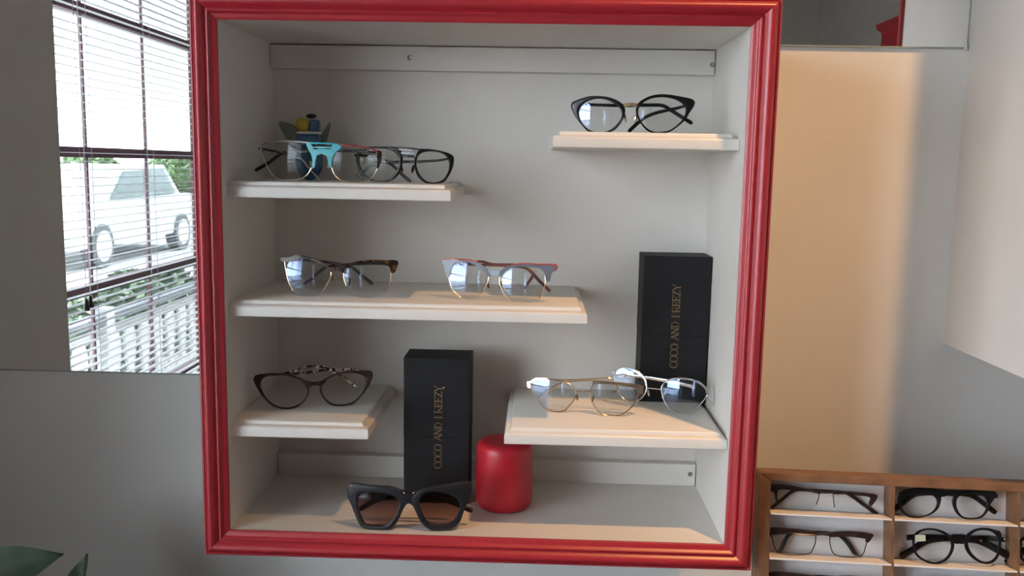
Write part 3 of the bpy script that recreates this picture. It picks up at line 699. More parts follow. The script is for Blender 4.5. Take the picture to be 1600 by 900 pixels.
TR = {
 't1': ((83.5, -49.8), [
  ('lens',[(-58.7,28.2),(-37.5,30.4),(-15.7,27.8),(-6.9,24.1),(-8.8,12.4),(-17.3,3.2),(-36.8,0.0),(-49.9,1.0),(-57.6,11.1)]),
  ('lens',[(13.7,24.0),(27.7,27.5),(49.2,26.5),(59.8,24.1),(59.2,12.5),(55.0,4.1),(38.9,0.8),(22.8,1.4),(15.0,9.2)]),
  ('brow',[(-69.4,33.8),(-53.9,35.1),(-35.4,33.8),(-15.7,30.3),(-5.9,28.9),(-5.8,25.6),(-13.5,27.1),(-32.0,29.5),(-45.1,29.4),(-58.7,28.5),(-59.4,11.6),(-62.0,14.2),(-63.5,23.0),(-69.1,26.6)],[(11.4,29.4),(23.3,30.8),(43.8,30.1),(59.9,28.8),(69.4,27.0),(68.5,20.7),(61.5,12.4),(59.3,15.8),(60.2,23.6),(43.9,25.7),(25.5,26.8),(12.6,26.2)]),
  ('bridge',[(-7.0,28.9),(12.5,29.5),(12.5,27.3),(-6.9,26.5)]),
  ('tube',[(-5.9,26.4),(-7.0,19.1),(-9.7,11.3)]),
  ('tube',[(11.7,27.8),(12.7,17.9),(14.0,8.6)]),
  ('arm',8,[(68.9,24.7),(19.0,27.2),(-24.7,27.9),(-37.8,25.6),(-52.9,12.6),(-66.9,-0.4)],4.2),
  ('arm',14,[(-64.1,28.2),(-12.2,26.8),(26.1,26.5),(38.2,23.2),(55.8,11.3),(75.6,-2.2)],4.2),
 ]),
 't2': ((80.7, -95.4), [
  ('lens',[(-61.4,25.7),(-33.7,27.4),(-8.1,26.5),(-7.4,17.5),(-10.7,8.5),(-15.8,3.0),(-30.9,0.6),(-44.0,0.3),(-52.7,1.6),(-57.2,5.5),(-60.4,13.6)]),
  ('lens',[(11.9,26.2),(31.3,27.8),(57.1,26.6),(59.9,22.2),(58.2,14.4),(55.1,5.7),(47.9,1.6),(31.8,1.1),(21.0,2.8),(15.7,6.9),(12.3,16.3)]),
  ('brow',[(-66.7,32.9),(-39.3,34.8),(-9.9,33.0),(-5.5,31.9),(-6.5,26.9),(-33.7,27.7),(-60.9,26.6),(-62.4,21.2),(-65.4,23.0)],[(10.7,31.9),(36.6,35.2),(66.7,32.4),(66.3,26.9),(61.5,20.9),(58.3,22.1),(57.1,26.9),(31.3,28.1),(11.9,26.4)]),
  ('bridge',[(-7.7,30.9),(2.1,30.1),(11.8,31.5),(11.9,27.9),(2.1,28.1),(-7.6,27.4)]),
  ('tube',[(-62.4,22.3),(-60.6,13.4),(-57.2,4.9),(-52.5,1.1),(-44.0,0.0),(-30.9,0.2),(-15.6,2.6),(-10.3,8.5),(-7.1,17.5),(-6.7,27.4)]),
  ('tube',[(11.3,27.3),(12.1,16.3),(15.5,6.5),(21.0,2.4),(31.8,0.8),(47.9,1.3),(55.5,5.5),(58.5,14.4),(60.4,22.2)]),
  ('arm',8,[(66.0,26.2),(22.7,28.3),(-20.9,28.3),(-37.8,25.2),(-45.8,11.4),(-54.1,-10.7)],5.5),
  ('arm',14,[(-61.3,24.8),(-8.5,26.5),(18.8,26.8),(29.8,24.6),(42.0,12.5),(56.6,-10.6)],5.5),
 ]),
 't3': ((241.7, -51.0), [
  ('ring',[(-58.5,14.9),(-56.0,22.7),(-47.5,29.1),(-31.6,32.1),(-20.9,30.8),(-14.5,26.4),(-14.4,18.2),(-18.5,10.4),(-26.9,4.5),(-37.5,2.3),(-48.2,3.4),(-54.7,8.5)],[(-60.6,14.8),(-61.4,26.8),(-53.0,36.0),(-31.7,40.3),(-15.8,38.9),(-8.8,32.7),(-9.0,23.9),(-12.2,14.0),(-20.6,6.4),(-31.1,1.5),(-39.6,0.0),(-49.2,0.9),(-57.3,6.2)]),
  ('ring',[(10.5,20.5),(11.9,29.3),(19.3,33.5),(31.9,34.1),(43.5,33.1),(49.9,28.0),(49.5,20.3),(47.0,11.5),(40.7,5.8),(30.2,3.8),(19.7,5.2),(13.2,12.0)],[(5.1,25.7),(9.7,37.4),(21.3,39.6),(42.4,40.1),(61.3,39.6),(60.9,30.7),(55.2,23.9),(53.2,17.3),(49.1,10.0),(42.8,4.3),(31.3,1.8),(19.7,2.5),(11.2,8.6),(6.3,18.2)]),
  ('bridge',[(-13.6,38.4),(-0.9,38.5),(10.7,38.5),(10.8,30.9),(-0.8,31.4),(-10.3,29.3)]),
  ('arm',8,[(-59.8,28.7),(-18.0,31.8),(19.3,32.6),(35.3,30.6),(50.2,21.0),(65.2,9.7)],6.4),
  ('arm',14,[(65.4,32.6),(27.0,32.9),(-26.5,29.7),(-39.4,25.8),(-51.1,15.8),(-62.8,5.8)],6.4),
 ]),
 't4': ((254.8, -109.1), [
  ('ring',[(-53.2,21.0),(-53.1,30.8),(-48.2,38.7),(-38.7,43.0),(-28.1,43.0),(-18.5,39.2),(-11.0,34.1),(-8.3,26.7),(-9.2,19.0),(-12.8,11.2),(-19.0,5.2),(-26.4,2.6),(-33.8,2.7),(-40.7,5.1),(-47.2,9.3),(-51.5,14.5)],[(-55.3,20.9),(-55.7,32.3),(-49.8,40.8),(-39.8,45.1),(-28.1,45.7),(-16.4,42.5),(-7.9,36.5),(-4.4,28.0),(-5.5,19.2),(-10.1,9.7),(-16.9,3.2),(-25.3,0.0),(-33.8,0.1),(-41.8,2.4),(-49.3,7.0),(-54.1,13.3)]),
  ('ring',[(13.1,27.8),(13.3,34.3),(17.4,41.1),(24.7,45.8),(35.2,46.9),(44.7,44.1),(51.0,37.4),(52.4,27.8),(51.3,19.1),(46.6,10.7),(39.9,6.5),(32.5,6.7),(25.2,10.1),(18.8,15.7),(15.0,21.4)],[(8.1,28.6),(9.5,37.4),(14.7,43.6),(23.6,48.4),(36.2,49.9),(47.8,47.5),(55.7,44.7),(55.5,27.9),(54.2,18.1),(49.3,8.7),(41.0,3.8),(31.5,3.7),(23.1,6.9),(15.7,12.8),(10.3,20.1)]),
  ('bridge',[(-8.4,38.6),(0.5,40.2),(10.6,39.6),(9.1,29.2),(0.7,28.2),(-5.1,28.5)]),
  ('stud',(-12.5,29.7),(28.5,33.5)),
  ('tag',[(-53.4,35.7),(-48.1,37.0),(-40.7,36.9),(-40.6,29.1),(-48.0,28.0),(-53.3,28.0)]),
  ('arm',8,[(-62.3,31.2),(-19.6,31.8),(22.9,31.9),(35.6,29.3),(50.5,22.5),(69.6,12.6)],9.3),
  ('arm',14,[(61.4,34.7),(14.7,31.7),(-17.3,28.9),(-35.4,24.0),(-51.4,12.7),(-66.3,2.5)],7.9),
 ]),
}
RF, RLENS = 450.0, 150.0

def resample(poly, c, n, sg=1.6):
    d = np.array(spline(poly, True, 8)) - c
    a = np.arctan2(d[:, 1], d[:, 0]); r = np.hypot(d[:, 0], d[:, 1])
    i = np.argsort(a); a, r = a[i], r[i]
    th = np.linspace(-math.pi, math.pi, n, endpoint=False)
    rr = np.interp(th, a, r, period=2 * math.pi)
    ks = np.arange(-6, 7); kw = np.exp(-ks ** 2 / (2 * sg * sg)); kw /= kw.sum()
    return th, sum(w * np.roll(rr, int(k_)) for k_, w in zip(ks, kw))

def eyeglasses(name, label, cat, group, loc, rot, parts, ms, rim_t=4.0, wire=0.75, arm_t=3.2, lens_r=RLENS, pantos=0.0, wrap=1.0):
    t = empty(name, loc, rot)
    tag(t, label, cat, group)
    fr = [q for p in parts if p[0] in ('ring', 'lens', 'loop', 'tube', 'brow') for l in p[1:] for q in l]
    uc = (min(q[0] for q in fr) + max(q[0] for q in fr)) / 2
    bend = lambda u: (u - uc) ** 2 / (2 * RF)
    P = lambda u, w, v: (u / 1000, (w + bend(u) + pantos * v) / 1000, v / 1000)
    k = lambda n: ms.get(n, ms['rim'])
    def lens(poly, thick=1.8, y0=1.4):
        c = np.mean(np.array(spline(poly, True, 4)), 0)
        th, r = resample(poly, c, 56)
        sl = (c[0] - uc) / RF * wrap
        fs = (1.0, .85, .65, .42, .2)
        L = []
        def pt(f, i, back):
            du, dv = f * r[i] * math.cos(th[i]) * 1.012, f * r[i] * math.sin(th[i]) * 1.012
            w = bend(c[0]) + sl * du + (du * du + dv * dv) / (2 * lens_r) - 1.6 + y0 + (thick if back else 0) + pantos * (c[1] + dv)
            return ((c[0] + du) / 1000, w / 1000, (c[1] + dv) / 1000)
        for f in fs[::-1]: L.append([pt(f, i, False) for i in range(56)])
        for f in fs: L.append([pt(f, i, True) for i in range(56)])
        MB().loops(L).build('lens', ms['lens'], t, smooth=True)
    def plate(polys, nm, m, w0, w1, smooth_sub=3):
        mb = MB()
        for poly in polys:
            q = [tuple(x) for x in spline(poly, True, smooth_sub)]
            n = len(q)
            mb.add([P(u, w0, v) for u, v in q] + [P(u, w1, v) for u, v in q], [tuple(range(n)), tuple(range(2 * n - 1, n - 1, -1))] + [(i, (i + 1) % n, (i + 1) % n + n, i + n) for i in range(n)])
        mb.build(nm, m, t)
    nbar = [0]
    for p in parts:
        kd = p[0]
        if kd == 'ring':
            inner, outer = p[1], p[2]
            c = np.mean(np.array(spline(inner, True, 4)), 0)
            n = 72
            th, ri = resample(inner, c, n); _, ro = resample(outer, c, n, .8)
            ro = np.maximum(ro, ri + .6)
            cs = [(0, .25), (0, .75), (.10, .95), (.22, 1), (.80, 1), (.93, .9), (1, .7), (1, .3), (.93, .1), (.80, 0), (.22, 0), (.10, .05)]
            L = []
            for u_, v_ in cs:
                L.append([P(c[0] + (ri[i] + (ro[i] - ri[i]) * u_) * math.cos(th[i]), v_ * rim_t, c[1] + (ri[i] + (ro[i] - ri[i]) * u_) * math.sin(th[i])) for i in range(n)])
            L.append(L[0])
            MB().loops(L, closed_ends=False).build('rim', ms['rim'], t, smooth=True)
            lens(inner, y0=rim_t * .35)
        elif kd == 'lens':
            lens(p[1])
        elif kd == 'loop':
            q = spline(p[1], True, 4)
            MB().tube([P(u, 1.6, v) for u, v in q], wire / 1000, 6, True).build('rim', k('wire'), t, smooth=True)
        elif kd == 'tube':
            q = spline(p[1], False, 5)
            MB().tube([P(u, 1.6, v) for u, v in q], wire / 1000, 6).build('rim_wire', k('wire'), t, smooth=True)
        elif kd == 'brow':
            for poly in p[1:]: plate([poly], 'browline', k('brow'), -.6, 3.4)
        elif kd == 'trim':
            for poly in p[1:]: plate([poly], 'top_edge', k('trim'), -.7, 3.2, 2)
        elif kd == 'bar':
            mb_ = k('bar')
            if ms.get('bars'):
                mb_ = ms['bars'][nbar[0] % len(ms['bars'])]; nbar[0] += 1
            for poly in p[1:]: plate([poly], 'top_bar', mb_, -.2, 2.6, 2)
        elif kd == 'plate':
            for poly in p[1:]: plate([poly], 'endpiece', k('plate'), 0, 4, 1)
        elif kd == 'bridge':
            plate(p[1:], 'bridge', k('bridge'), .2, max(2.6, rim_t - .4), 2)
        elif kd == 'tag':
            plate(p[1:], 'sticker', 'sticker', -.3, .1, 1)
        elif kd == 'stud':
            for u, v in p[1:]:
                o = MB().lathe([(.0002, -.0004), (.0013, -.0004), (.0011, .0010), (.0002, .0014)], 10).build('stud', 'gold', t, smooth=True)
                x, y, z = P(u, 0, v); o.location = (x, y, z); o.rotation_euler = (R(90), 0, 0)
        elif kd == 'pad':
            for i, (u, v) in enumerate(p[1:]):
                o = ellipsoid((0, 0, 0), (.0018, .0026, .0058), 10, 8).build('nose_pad', k('pad'), t, smooth=True)
                o.location = P(u, 6.2, v); o.rotation_euler = (0, R(14 if i else -14), R(-25 if i else 25))
        elif kd in ('arm', 'tip'):
            dep, pts, hh = p[1] + 5, p[2], p[3]
            q = spline(pts, False, 5)
            n = len(q); L = []
            ln = np.concatenate([[0], np.cumsum([np.linalg.norm(q[i + 1] - q[i]) for i in range(n - 1)])])
            for i in range(n):
                tg = q[min(i + 1, n - 1)] - q[max(i - 1, 0)]
                tg = tg / (np.linalg.norm(tg) + 1e-9); nn = np.array([-tg[1], tg[0]])
                s_ = ln[i] / ln[-1]
                a = min(1, ln[i] / 14.0)
                w = (bend(q[i][0]) + 3.4) * (1 - a) + dep * a if kd == 'arm' else dep
                w += pantos * q[i][1]
                h2 = hh / 2 * (.78 + .3 * s_) * (1 if i < n - 1 else .7)
                T2 = arm_t / 2
                cs = [(-.55, -1), (.55, -1), (1, -.4), (1, .4), (.55, 1), (-.55, 1), (-1, .4), (-1, -.4)]
                L.append([((q[i][0] + nn[0] * a_ * h2) / 1000, (w + b_ * T2) / 1000, (q[i][1] + nn[1] * a_ * h2) / 1000) for a_, b_ in cs])
            # keep every temple above what the pair stands on
            L = [[(x, y, max(z, 0.0)) for x, y, z in l] for l in L]
            nm = 'temple' if kd == 'arm' else 'temple_tip'
            m = ms.get('arm', ms['rim'])
            MB().loops(L).build(nm, m, t, smooth=True)
    return t

CAB = [
 ('g1', S2, 'eyeglasses', 'black cat-eye eyeglasses with small gold bridge on the short highest shelf', dict(rim='black', bridge='gold', arm='black', lens='lens', pad='gold_soft'), {}),
 ('g2', S1, 'eyeglasses', 'clear and gold eyeglasses with turquoise bridge on the upper shelf', dict(rim='gold_soft', wire='gold_soft', bridge='turquoise', bars=['clear_pl', 'red_acetate', 'silver', 'tort'], arm='dark_temple', lens='lens_demo'), dict(wire=.7)),
 ('g3', S1, 'eyeglasses', 'black double-bridge eyeglasses partly behind the turquoise-bridged pair', dict(rim='black', bridge='black', bar='gunmetal', arm='dark_temple', lens='lens_demo', pad='dark_temple'), {}),
 ('g4', S3, 'eyeglasses', 'tortoiseshell browline eyeglasses with thin gold lower rims on the long shelf', dict(rim='tort', wire='gold', brow='tort', bridge='tort', arm='dark_temple', lens='lens'), dict(wire=.65, pantos=.07, wrap=.4)),
 ('g5', S3, 'eyeglasses', 'grey-blue browline eyeglasses with red top edge and brown temple tips', dict(rim='greyblue', wire='gold', brow='greyblue', trim='orange_red', bridge='skyblue', arm='brown', lens='lens', pad='brown'), dict(wire=.65, pantos=.08, wrap=.3)),
 ('g6', S4L, 'eyeglasses', 'dark brown cat-eye eyeglasses with speckled temples on the short low shelf', dict(rim='tort_dark', bridge='tort_dark', arm='speck', lens='lens_demo'), {}),
 ('g7', S4R, 'eyeglasses', 'round bronze wire eyeglasses with shiny gold top bar', dict(rim='bronze', wire='bronze', bar='gold_soft', plate='gold_soft', arm='gold_soft', lens='lens'), dict(wire=.75, arm_t=1.8, pantos=.06)),
 ('g8', S4R, 'eyeglasses', 'silver wire eyeglasses standing in front of the black box', dict(rim='silver', wire='silver', bar='silver', plate='gunmetal', arm='silver', lens='lens'), dict(wire=.7, arm_t=1.8, pantos=.07, wrap=.2)),
 ('g9', FL, 'sunglasses', 'chunky matte black sunglasses with brown gradient lenses on cabinet floor', dict(rim='black_matte', bridge='black_matte', arm='black_matte', lens='lens_sun'), dict(rim_t=5.5, arm_t=4.5)),
]
for key, zz, nm, lab, ms, kw in CAB:
    (ox, oy, oz), yaw, parts = GL[key]
    eyeglasses(nm, lab, nm, 'eyewear in the red-framed cabinet', (ox, oy, zz), (0, 0, R(-yaw)), parts, ms, **kw)

# ---------------------------------------------------------------- counter, eyeglass tray with its pairs
TR_O = Vector((.3024, 1.150, 1.1044))
TR_E = Euler((R(-10), 0, R(-3.4)))
TR_M = TR_E.to_matrix()
PITCH, ROWS, COLW, DEP = .0583, 5, .1567, .034
TH = .0104 + PITCH * ROWS + .010
tray_bottom = TR_O + TR_M @ Vector((0, DEP + .007, -TH))
CT = tray_bottom.z
t = empty('counter', (0.5, 1.11, 0))
tag(t, 'long dark counter under the glasses tray and the potted plant', 'counter')
MB().box((-1.64, -.36, CT - .035), (1.55, WY - .015 - 1.11, CT)).build('worktop', 'counter', t, bevel=.004)
for x0 in (-1.62, -.83, -.04, .75):
    b = MB().box((x0, -.31, .08), (x0 + .77, WY - .02 - 1.11, CT - .035)).build('cabinet_body', 'base_unit', t)
    d = MB().box((x0 + .015, -.328, .10), (x0 + .755, -.31, CT - .05)).build('door', 'base_unit', t, bevel=.003)
    MB().tube([(x0 + .70, -.328, .55), (x0 + .70, -.35, .56), (x0 + .70, -.35, .66), (x0 + .70, -.328, .67)], .004, 8).build('handle', 'steel', d, smooth=True)
MB().box((-1.60, -.25, 0), (1.50, WY - .02 - 1.11, .08)).build('plinth', 'lamp_black', t)

tray = empty('display_tray', TR_O, TR_E)
tag(tray, 'brown wooden tray with white compartments full of eyeglasses', 'tray')
NC = 3
TW = .0128 + COLW * NC + .006
def rounded_rect_prism(x0, x1, z0, z1, y0, y1, r=.008):
    pts = []
    for ox, oz, a0 in ((x1 - r, z1 - r, 0), (x0 + r, z1 - r, 90), (x0 + r, z0 + r, 180), (x1 - r, z0 + r, 270)):
        for i in range(5):
            a = R(a0 + 90 * i / 4); pts.append((ox + r * math.cos(a), oz + r * math.sin(a)))
    return MB().loops([[(x, y, z) for x, z in pts] for y in (y0, y1)])
rounded_rect_prism(-.003, TW, -TH, .0, DEP + .001, DEP + .007).build('backboard', 'tray_wood', tray, smooth=True)
def corner_bar(pts, nm):
    MB().loops([[(x, y, z) for x, z in pts] for y in (0, DEP + .001)]).build(nm, 'tray_wood', tray, bevel=.0012)
arc = lambda cx_, cz_, r, a0, a1: [(cx_ + r * math.cos(R(a0 + (a1 - a0) * i / 5)), cz_ + r * math.sin(R(a0 + (a1 - a0) * i / 5))) for i in range(6)]
corner_bar([(.0125, -.0104)] + [(TW - .006, -.0104), (TW, 0)] + arc(.005, -.008, .008, 90, 135), 'border')
corner_bar([(.0125, -.0104)] + arc(.005, -.008, .008, 135, 180) + [(-.003, -TH), (.0125, -TH + .010)], 'border')
corner_bar([(.0125, -TH + .010), (-.003, -TH), (TW, -TH), (TW - .006, -TH + .010)], 'border')
corner_bar([(TW - .006, -.0104), (TW - .006, -TH + .010), (TW, -TH), (TW, 0)], 'border')
for i in range(1, NC):
    x = .0125 + COLW * i
    MB().box((x - .0020, .0005, -TH + .010), (x + .0020, DEP + .001, -.0104)).build('divider', 'tray_wood', tray)
for c in range(NC):
    xa = .0125 + COLW * c + (.0020 if c else 0)
    xb = .0125 + COLW * (c + 1) - .0020
    for r in range(ROWS):
        zt = -.0104 - PITCH * r - (0 if r == 0 else .0)
        zb = -.0104 - PITCH * (r + 1) + (.0165 if r == 0 else .0165)
        zlo = -.052 - PITCH * r
        zhi = -.0104 if r == 0 else -.052 - PITCH * (r - 1) - .0022
        MB().box((xa, DEP - .002, zlo), (xb, DEP + .001, zhi)).build('lining', 'tray_white', tray)
        if r < ROWS - 1:
            MB().box((xa, -.003, zlo - .0022), (xb, DEP + .001, zlo)).build('tray_shelf', 'tray_white', tray, bevel=.0006)
for x in (.06, TW - .06):
    top = Vector((x, DEP + .006, -.14))
    w = TR_O + TR_M @ top
    foot = TR_M.inverted() @ (Vector((w.x, w.y + .10, CT + .004)) - TR_O)
    MB().tube([tuple(top), tuple(foot)], .004, 8).build('prop_leg', 'tray_wood', tray, smooth=True)
def in_tray(key, du, dv, lab, ms, **kw):
    (u, v), parts = TR[key]
    loc = TR_O + TR_M @ Vector((u / 1000 + du, .009, v / 1000 + dv))
    eyeglasses('eyeglasses', lab, 'eyeglasses', 'eyeglasses in the wooden tray', loc, TR_E, parts, ms, **kw)
dk = dict(rim='black', wire='tort_dark', brow='tort_dark', bridge='tort_dark', arm='dark_temple', lens='lens_demo')
bk = dict(rim='black', arm='black', lens='lens_demo')
in_tray('t1', 0, -.0022, 'rimless-bottomed dark brown eyeglasses in the tray corner compartment next to the red frame', dk, wire=.6, arm_t=2.6)
in_tray('t2', 0, -.0130, 'dark rectangular thin-rimmed eyeglasses with splayed temples in a tray compartment', dk, wire=.7, arm_t=2.6)
in_tray('t3', 0, -.0010, 'black thick-browed eyeglasses in a top tray compartment beside the wooden divider', bk, rim_t=3.5, arm_t=3)
in_tray('t4', 0, -.0010, 'round black eyeglasses with gold studs and pale sticker in the tray', bk, rim_t=3.5, arm_t=3)
in_tray('t2', .003, -.0130 - PITCH, 'dark straight-browed eyeglasses in the tray directly below the splayed-temple pair', dk, wire=.7, arm_t=2.6)
in_tray('t3', .008, -.0010 - 2 * PITCH, 'black eyeglasses in the tray directly below the gold-studded pair', bk, rim_t=3.5, arm_t=3)
in_tray('t4', .134, -.0010, 'round black eyeglasses in the tray column past the second divider', bk, rim_t=3.5, arm_t=3)

# ---------------------------------------------------------------- potted plant
PX, PYY = -.70, 1.08
plant = empty('potted_plant', (PX, PYY, CT))
tag(plant, 'leafy dark green plant in a clay pot below the wall mirror', 'plant')
MB().lathe([(.0002, 0), (.052, 0), (.056, .004), (.070, .078), (.076, .080), (.077, .098), (.070, .099), (.066, .085), (.0002, .085)], 40).build('pot', 'pot', plant, smooth=True)
MB().lathe([(.0002, .0855), (.066, .0855), (.066, .089), (.03, .092), (.0002, .093)], 30).build('soil', 'soil', plant, smooth=True)
def leaf(base, tip, width, side, m, droop=.12, fold=.25, stem_to=None):
    """heart-shaped leaf from base to tip; side = rough direction of its upper face"""
    b, tp_ = Vector(base), Vector(tip)
    ax = (tp_ - b); Ln = ax.length; ax.normalize()
    s = Vector(side).normalized(); lat = ax.cross(s).normalized(); nr = lat.cross(ax).normalized()
    prof = [(0, .18), (.06, .55), (.16, .86), (.30, 1.0), (.45, .95), (.60, .78), (.75, .52), (.88, .24), (.95, .09), (1, .01)]
    L = []
    for th_ in (0, -.0009):
        rows = []
        for a, w in prof:
            for j in (-1, -.66, -.33, 0, .33, .66, 1):
                h = fold * abs(j) * w * width * .5 - droop * Ln * a * a
                back = .05 * Ln * abs(j) if a < .05 else 0
                p = b + ax * (Ln * a - back) + lat * (j * w * width / 2) + nr * (h + th_ + .0015 * math.sin(9 * a + j * 3))
                rows.append(tuple(p))
        L.append(rows)
    n = len(L[0]); mb = MB(); f = []
    for i in range(len(prof) - 1):
        for j in range(6):
            a = i * 7 + j
            f.append((a, a + 1, a + 8, a + 7)); f.append((n + a + 7, n + a + 8, n + a + 1, n + a))
    rim = [i * 7 for i in range(len(prof))] + [(len(prof) - 1) * 7 + j for j in range(1, 7)] + [i * 7 + 6 for i in range(len(prof) - 2, -1, -1)] + list(range(5, 0, -1))
    for i in range(len(rim)):
        a, c = rim[i], rim[(i + 1) % len(rim)]
        f.append((a, c, c + n, a + n))
    mb.add(L[0] + L[1], f)
    lf = mb.build('leaf', m, plant, smooth=True)
    root = Vector((random.uniform(-.02, .02), random.uniform(-.02, .02), .088))
    mid = (root + b) / 2 + Vector((0, 0, .03))
    MB().tube([tuple(x) for x in spline([tuple(root), tuple(mid), tuple(b)], False, 5)], .0018, 6).build('stem', 'leaf_light', lf, smooth=True)
random.seed(4)
W_ = lambda x, y, z: (x - PX, y - PYY, z - CT)
leaf(W_(-.770, 1.13, .925), W_(-.644, 1.15, .962), .066, (.05, -.85, .5), 'leaf', .06, .2)
leaf(W_(-.624, 1.14, .895), W_(-.608, 1.15, .9625), .034, (-.3, -.9, .2), 'leaf', .0, .5)
leaf(W_(-.725, 1.10, .915), W_(-.655, 1.10, .940), .034, (0, -.35, .9), 'leaf_light', .1, .2)
leaf(W_(-.70, 1.06, .905), W_(-.76, 1.00, .915), .05, (0, -.2, 1), 'leaf', .1, .2)
leaf(W_(-.72, 1.10, .900), W_(-.82, 1.12, .905), .06, (0, -.3, 1), 'leaf', .1, .2)
leaf(W_(-.68, 1.05, .900), W_(-.64, .99, .895), .05, (0, -.3, 1), 'leaf', .15, .2)
leaf(W_(-.66, 1.09, .890), W_(-.60, 1.04, .885), .05, (.2, -.2, 1), 'leaf', .15, .2)

# ---------------------------------------------------------------- tall red cabinet across the room (seen in the mirror)
t = empty('tall_cabinet', (2.505, -3.10, 0))
tag(t, 'tall red cabinet with cornice reflected in the mirror', 'cabinet')
MB().box((-.185, -.54, 0), (.24, .54, 2.43)).build('body', 'red_wood', t)
MB().loops([[(-.185 - e, -.54 - e, z), (.24, -.54 - e, z), (.24, .54 + e, z), (-.185 - e, .54 + e, z)] for e, z in ((0, 2.43), (.006, 2.45), (.025, 2.465), (.032, 2.50))]).build('cornice', 'red_wood', t)
for y in (-.52, .01):
    d = MB().box((-.203, y, .08), (-.185, y + .51, 2.36)).build('door', 'red_wood', t, bevel=.004)
    MB().lathe([(.0005, 0), (.008, .002), (.012, .012), (.009, .02), (.0005, .022)], 14).build('knob', 'steel', d, smooth=True, loc=(-.203, y + (.47 if y < 0 else .04), 1.1), rot=(0, R(-90), 0))

# ---------------------------------------------------------------- ceiling spotlight
sp = empty('spotlight', (SPOT_POS[0], SPOT_POS[1], CZ))
tag(sp, 'black ceiling spotlight aimed at the display wall', 'lamp')
MB().lathe([(.0005, 0), (.05, 0), (.05, -.015), (.0005, -.016)], 24).build('canopy', 'lamp_black', sp, smooth=True)
MB().tube([(0, 0, -.01), (0, 0, -.10)], .008, 10).build('stem', 'lamp_black', sp, smooth=True)
aim = (Vector(SPOT_AIM) - Vector(SPOT_POS)).normalized()
q = aim.to_track_quat('-Z', 'Y')
hd = MB().loops([[(r * math.cos(2 * math.pi * i / 24), r * math.sin(2 * math.pi * i / 24), z) for i in range(24)] for r, z in ((.003, .075), (.030, .07), (.036, .0), (.040, -.05), (.036, -.05), (.031, .0), (.003, .01))]).build('lamp_head', 'lamp_black', sp, smooth=True)
hd.location = (0, 0, SPOT_POS[2] - CZ); hd.rotation_euler = q.to_euler()
L = bpy.data.lights.new('ceiling_spot_offscreen', 'SPOT')
L.energy = SPOT_POWER; L.color = (1.0, 0.54, 0.21)
L.spot_size = R(43); L.spot_blend = 1.0; L.shadow_soft_size = 0.045
lo = bpy.data.objects.new('ceiling_spot_offscreen', L)
link(lo, sp)
lo.location = Vector((0, 0, SPOT_POS[2] - CZ)) + aim * .055
lo.rotation_euler = q.to_euler()

# ---------------------------------------------------------------- outside the windows
struct(MB().box((-90, -70, -.55), (40, 60, -.45)).build('ground', 'lawn'), 'lawn outside the windows')
struct(MB().box((-12, -70, -.45), (-4.4, 60, -.02)).build('street', 'asphalt'), 'pale street outside the windows')
struct(MB().box((-2.70, -12, -.45), (-1.30, 3, -.43)).build('walkway', 'deck'), 'grey walkway outside the window wall')
rl = empty('walkway_railing', (-2.90, -4.0, -.45))
tag(rl, 'white railing with flat sawn balusters outside the window', 'railing')
MB().box((-.05, -7.9, .865), (.05, 5.9, .915)).build('handrail', 'rail_grey', rl)
MB().box((-.02, -7.9, .78), (.02, 5.9, .82)).build('top_rail', 'rail_white', rl)
MB().box((-.02, -7.9, .12), (.02, 5.9, .18)).build('bottom_rail', 'rail_white', rl)
prof = [(.075, .18), (.085, .25), (.050, .32), (.036, .40), (.055, .52), (.082, .62), (.080, .70), (.058, .75), (.066, .78)]
pp = [(w, z) for w, z in spline(prof, False, 3)]
bal = MB().loops([[(x, w, z) for w, z in pp] + [(x, -w, z) for w, z in pp[::-1]] for x in (-.012, .012)]).build('baluster', 'rail_white', rl)
y = -7.7; k = 0
while y < 5.8:
    if k == 0:
        bal.location = (0, y, 0)
    else:
        o = bal.copy(); link(o); o.parent = rl; o.location = (0, y, 0)
    y += .235; k += 1
for y in (-7.9, -5.7, -3.5, -1.3, .9, 3.1, 5.9):
    MB().box((-.055, y - .055, 0), (.055, y + .055, .96)).build('post', 'rail_white', rl)

car = empty('car', (-6.9, -10.9, -.02))
tag(car, 'pale parked car on the street beyond the porch railing', 'car')
def extr(poly, x0, x1, nm, m, ins=.0):
    n = len(poly)
    MB().loops([[(x0, y, z) for y, z in poly], [(x1, y, z) for y, z in poly]]).build(nm, m, car, bevel=.03 if ins == 0 else 0)
extr([(-2.2, .30), (2.2, .30), (2.25, .55), (2.15, .78), (1.1, .92), (-1.9, .95), (-2.2, .80)], -.85, .85, 'body', 'car')
extr([(-1.75, .93), (1.05, .91), (.45, 1.40), (-1.1, 1.43)], -.72, .72, 'cabin', 'car')
for x in (-.735, .735):
    extr([(-1.45, .97), (-.35, .96), (-.35, 1.34), (-1.0, 1.35)], x - .012, x + .012, 'side_window', 'car_glass', 1)
    extr([(-.27, .96), (.85, .95), (.40, 1.33), (-.27, 1.34)], x - .012, x + .012, 'side_window', 'car_glass', 1)
for y in (-1.4, 1.4):
    for s in (-1, 1):
        w = MB().loops([[(x, y + r * math.cos(2 * math.pi * i / 28), .31 + r * math.sin(2 * math.pi * i / 28)) for i in range(28)] for x, r in ((s * .70, .05), (s * .70, .31), (s * .88, .31), (s * .89, .24), (s * .875, .05))]).build('wheel', 'tyre', car, smooth=True)
        MB().loops([[(x, y + r * math.cos(2 * math.pi * i / 28), .31 + r * math.sin(2 * math.pi * i / 28)) for i in range(28)] for x, r in ((s * .885, .225), (s * .90, .20), (s * .905, .05))]).build('hubcap', 'hub', w, smooth=True)

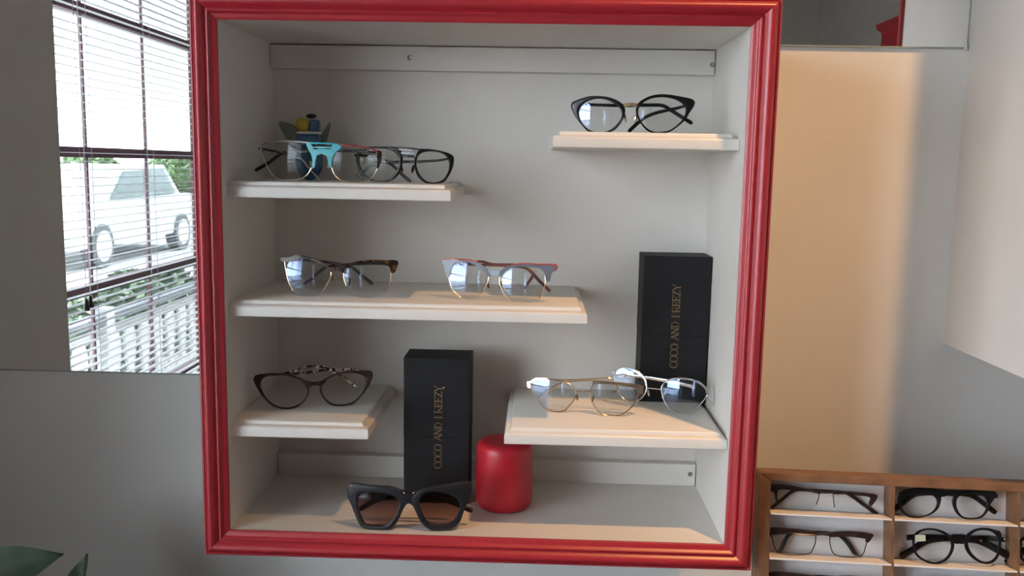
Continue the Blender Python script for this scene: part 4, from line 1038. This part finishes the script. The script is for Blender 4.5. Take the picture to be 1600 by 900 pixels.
def shrub(y, h, rad, seed, lab):
    rnd = random.Random(seed)
    t = empty('shrub', (-3.75, y, -.45))
    tag(t, lab, 'shrub', 'shrubs behind the white railing')
    vs, fs = [], []
    for i in range(900):
        d = Vector((rnd.gauss(0, 1), rnd.gauss(0, 1), rnd.gauss(0, 1))).normalized() * rnd.uniform(.6, 1) ** .5
        c = Vector((d.x * rad * .8, d.y * rad, h * .52 + d.z * h * .48))
        a = Vector((rnd.uniform(-1, 1), rnd.uniform(-1, 1), rnd.uniform(-1, 1))).normalized() * .06
        b = a.cross(Vector((rnd.uniform(-1, 1), rnd.uniform(-1, 1), rnd.uniform(-1, 1)))).normalized() * .035
        n = len(vs)
        vs += [tuple(c + a), tuple(c + b), tuple(c - a), tuple(c - b)]; fs.append((n, n + 1, n + 2, n + 3))
    MB().add(vs, fs).build('foliage', 'hedge', t)['kind'] = 'stuff'
    MB().tube([(0, 0, 0), (.02, 0, h * .5)], [.03, .015], 6).build('stem', 'bark', t)
SHRUB = ['round green shrub at the end of the railing row nearest the display wall'] + ['round green shrub, %s along the railing counted from the display wall' % w for w in ('second', 'third', 'fourth', 'fifth', 'sixth')] + ['round green shrub at the far end of the railing row']
for i in range(7):
    shrub(-.6 - i * .95, 0.84 + .05 * (i % 3), .44, 20 + i, SHRUB[i])

def tree(loc, h, rad, seed, lab):
    rnd = random.Random(seed)
    t = empty('tree', loc)
    tag(t, lab, 'tree', 'trees across the street')
    MB().tube([(0, 0, 0), (.05, 0, h * .3), (0, .05, h * .6)], [.16, .12, .06], 8).build('trunk', 'bark', t, smooth=True)
    vs, fs = [], []
    for i in range(1400):
        d = Vector((rnd.gauss(0, 1), rnd.gauss(0, 1), rnd.gauss(0, 1))).normalized() * rad * rnd.uniform(.55, 1) ** .5
        c = Vector((d.x, d.y, d.z * .9 + h * .68))
        a = Vector((rnd.uniform(-1, 1), rnd.uniform(-1, 1), rnd.uniform(-1, 1))).normalized() * .16
        b = a.cross(Vector((rnd.uniform(-1, 1), rnd.uniform(-1, 1), rnd.uniform(-1, 1)))).normalized() * .10
        n = len(vs)
        vs += [tuple(c + a), tuple(c + b), tuple(c - a), tuple(c - b)]; fs.append((n, n + 1, n + 2, n + 3))
    o = MB().add(vs, fs).build('foliage', 'tree', t)
    o['kind'] = 'stuff'
tree((-8.2, -17.3, -.02), 1.5, .62, 1, 'low leafy tree across the street beyond the parked car')
tree((-13.5, -24, -.45), 2.0, .9, 2, 'smaller leafy tree further along the street')
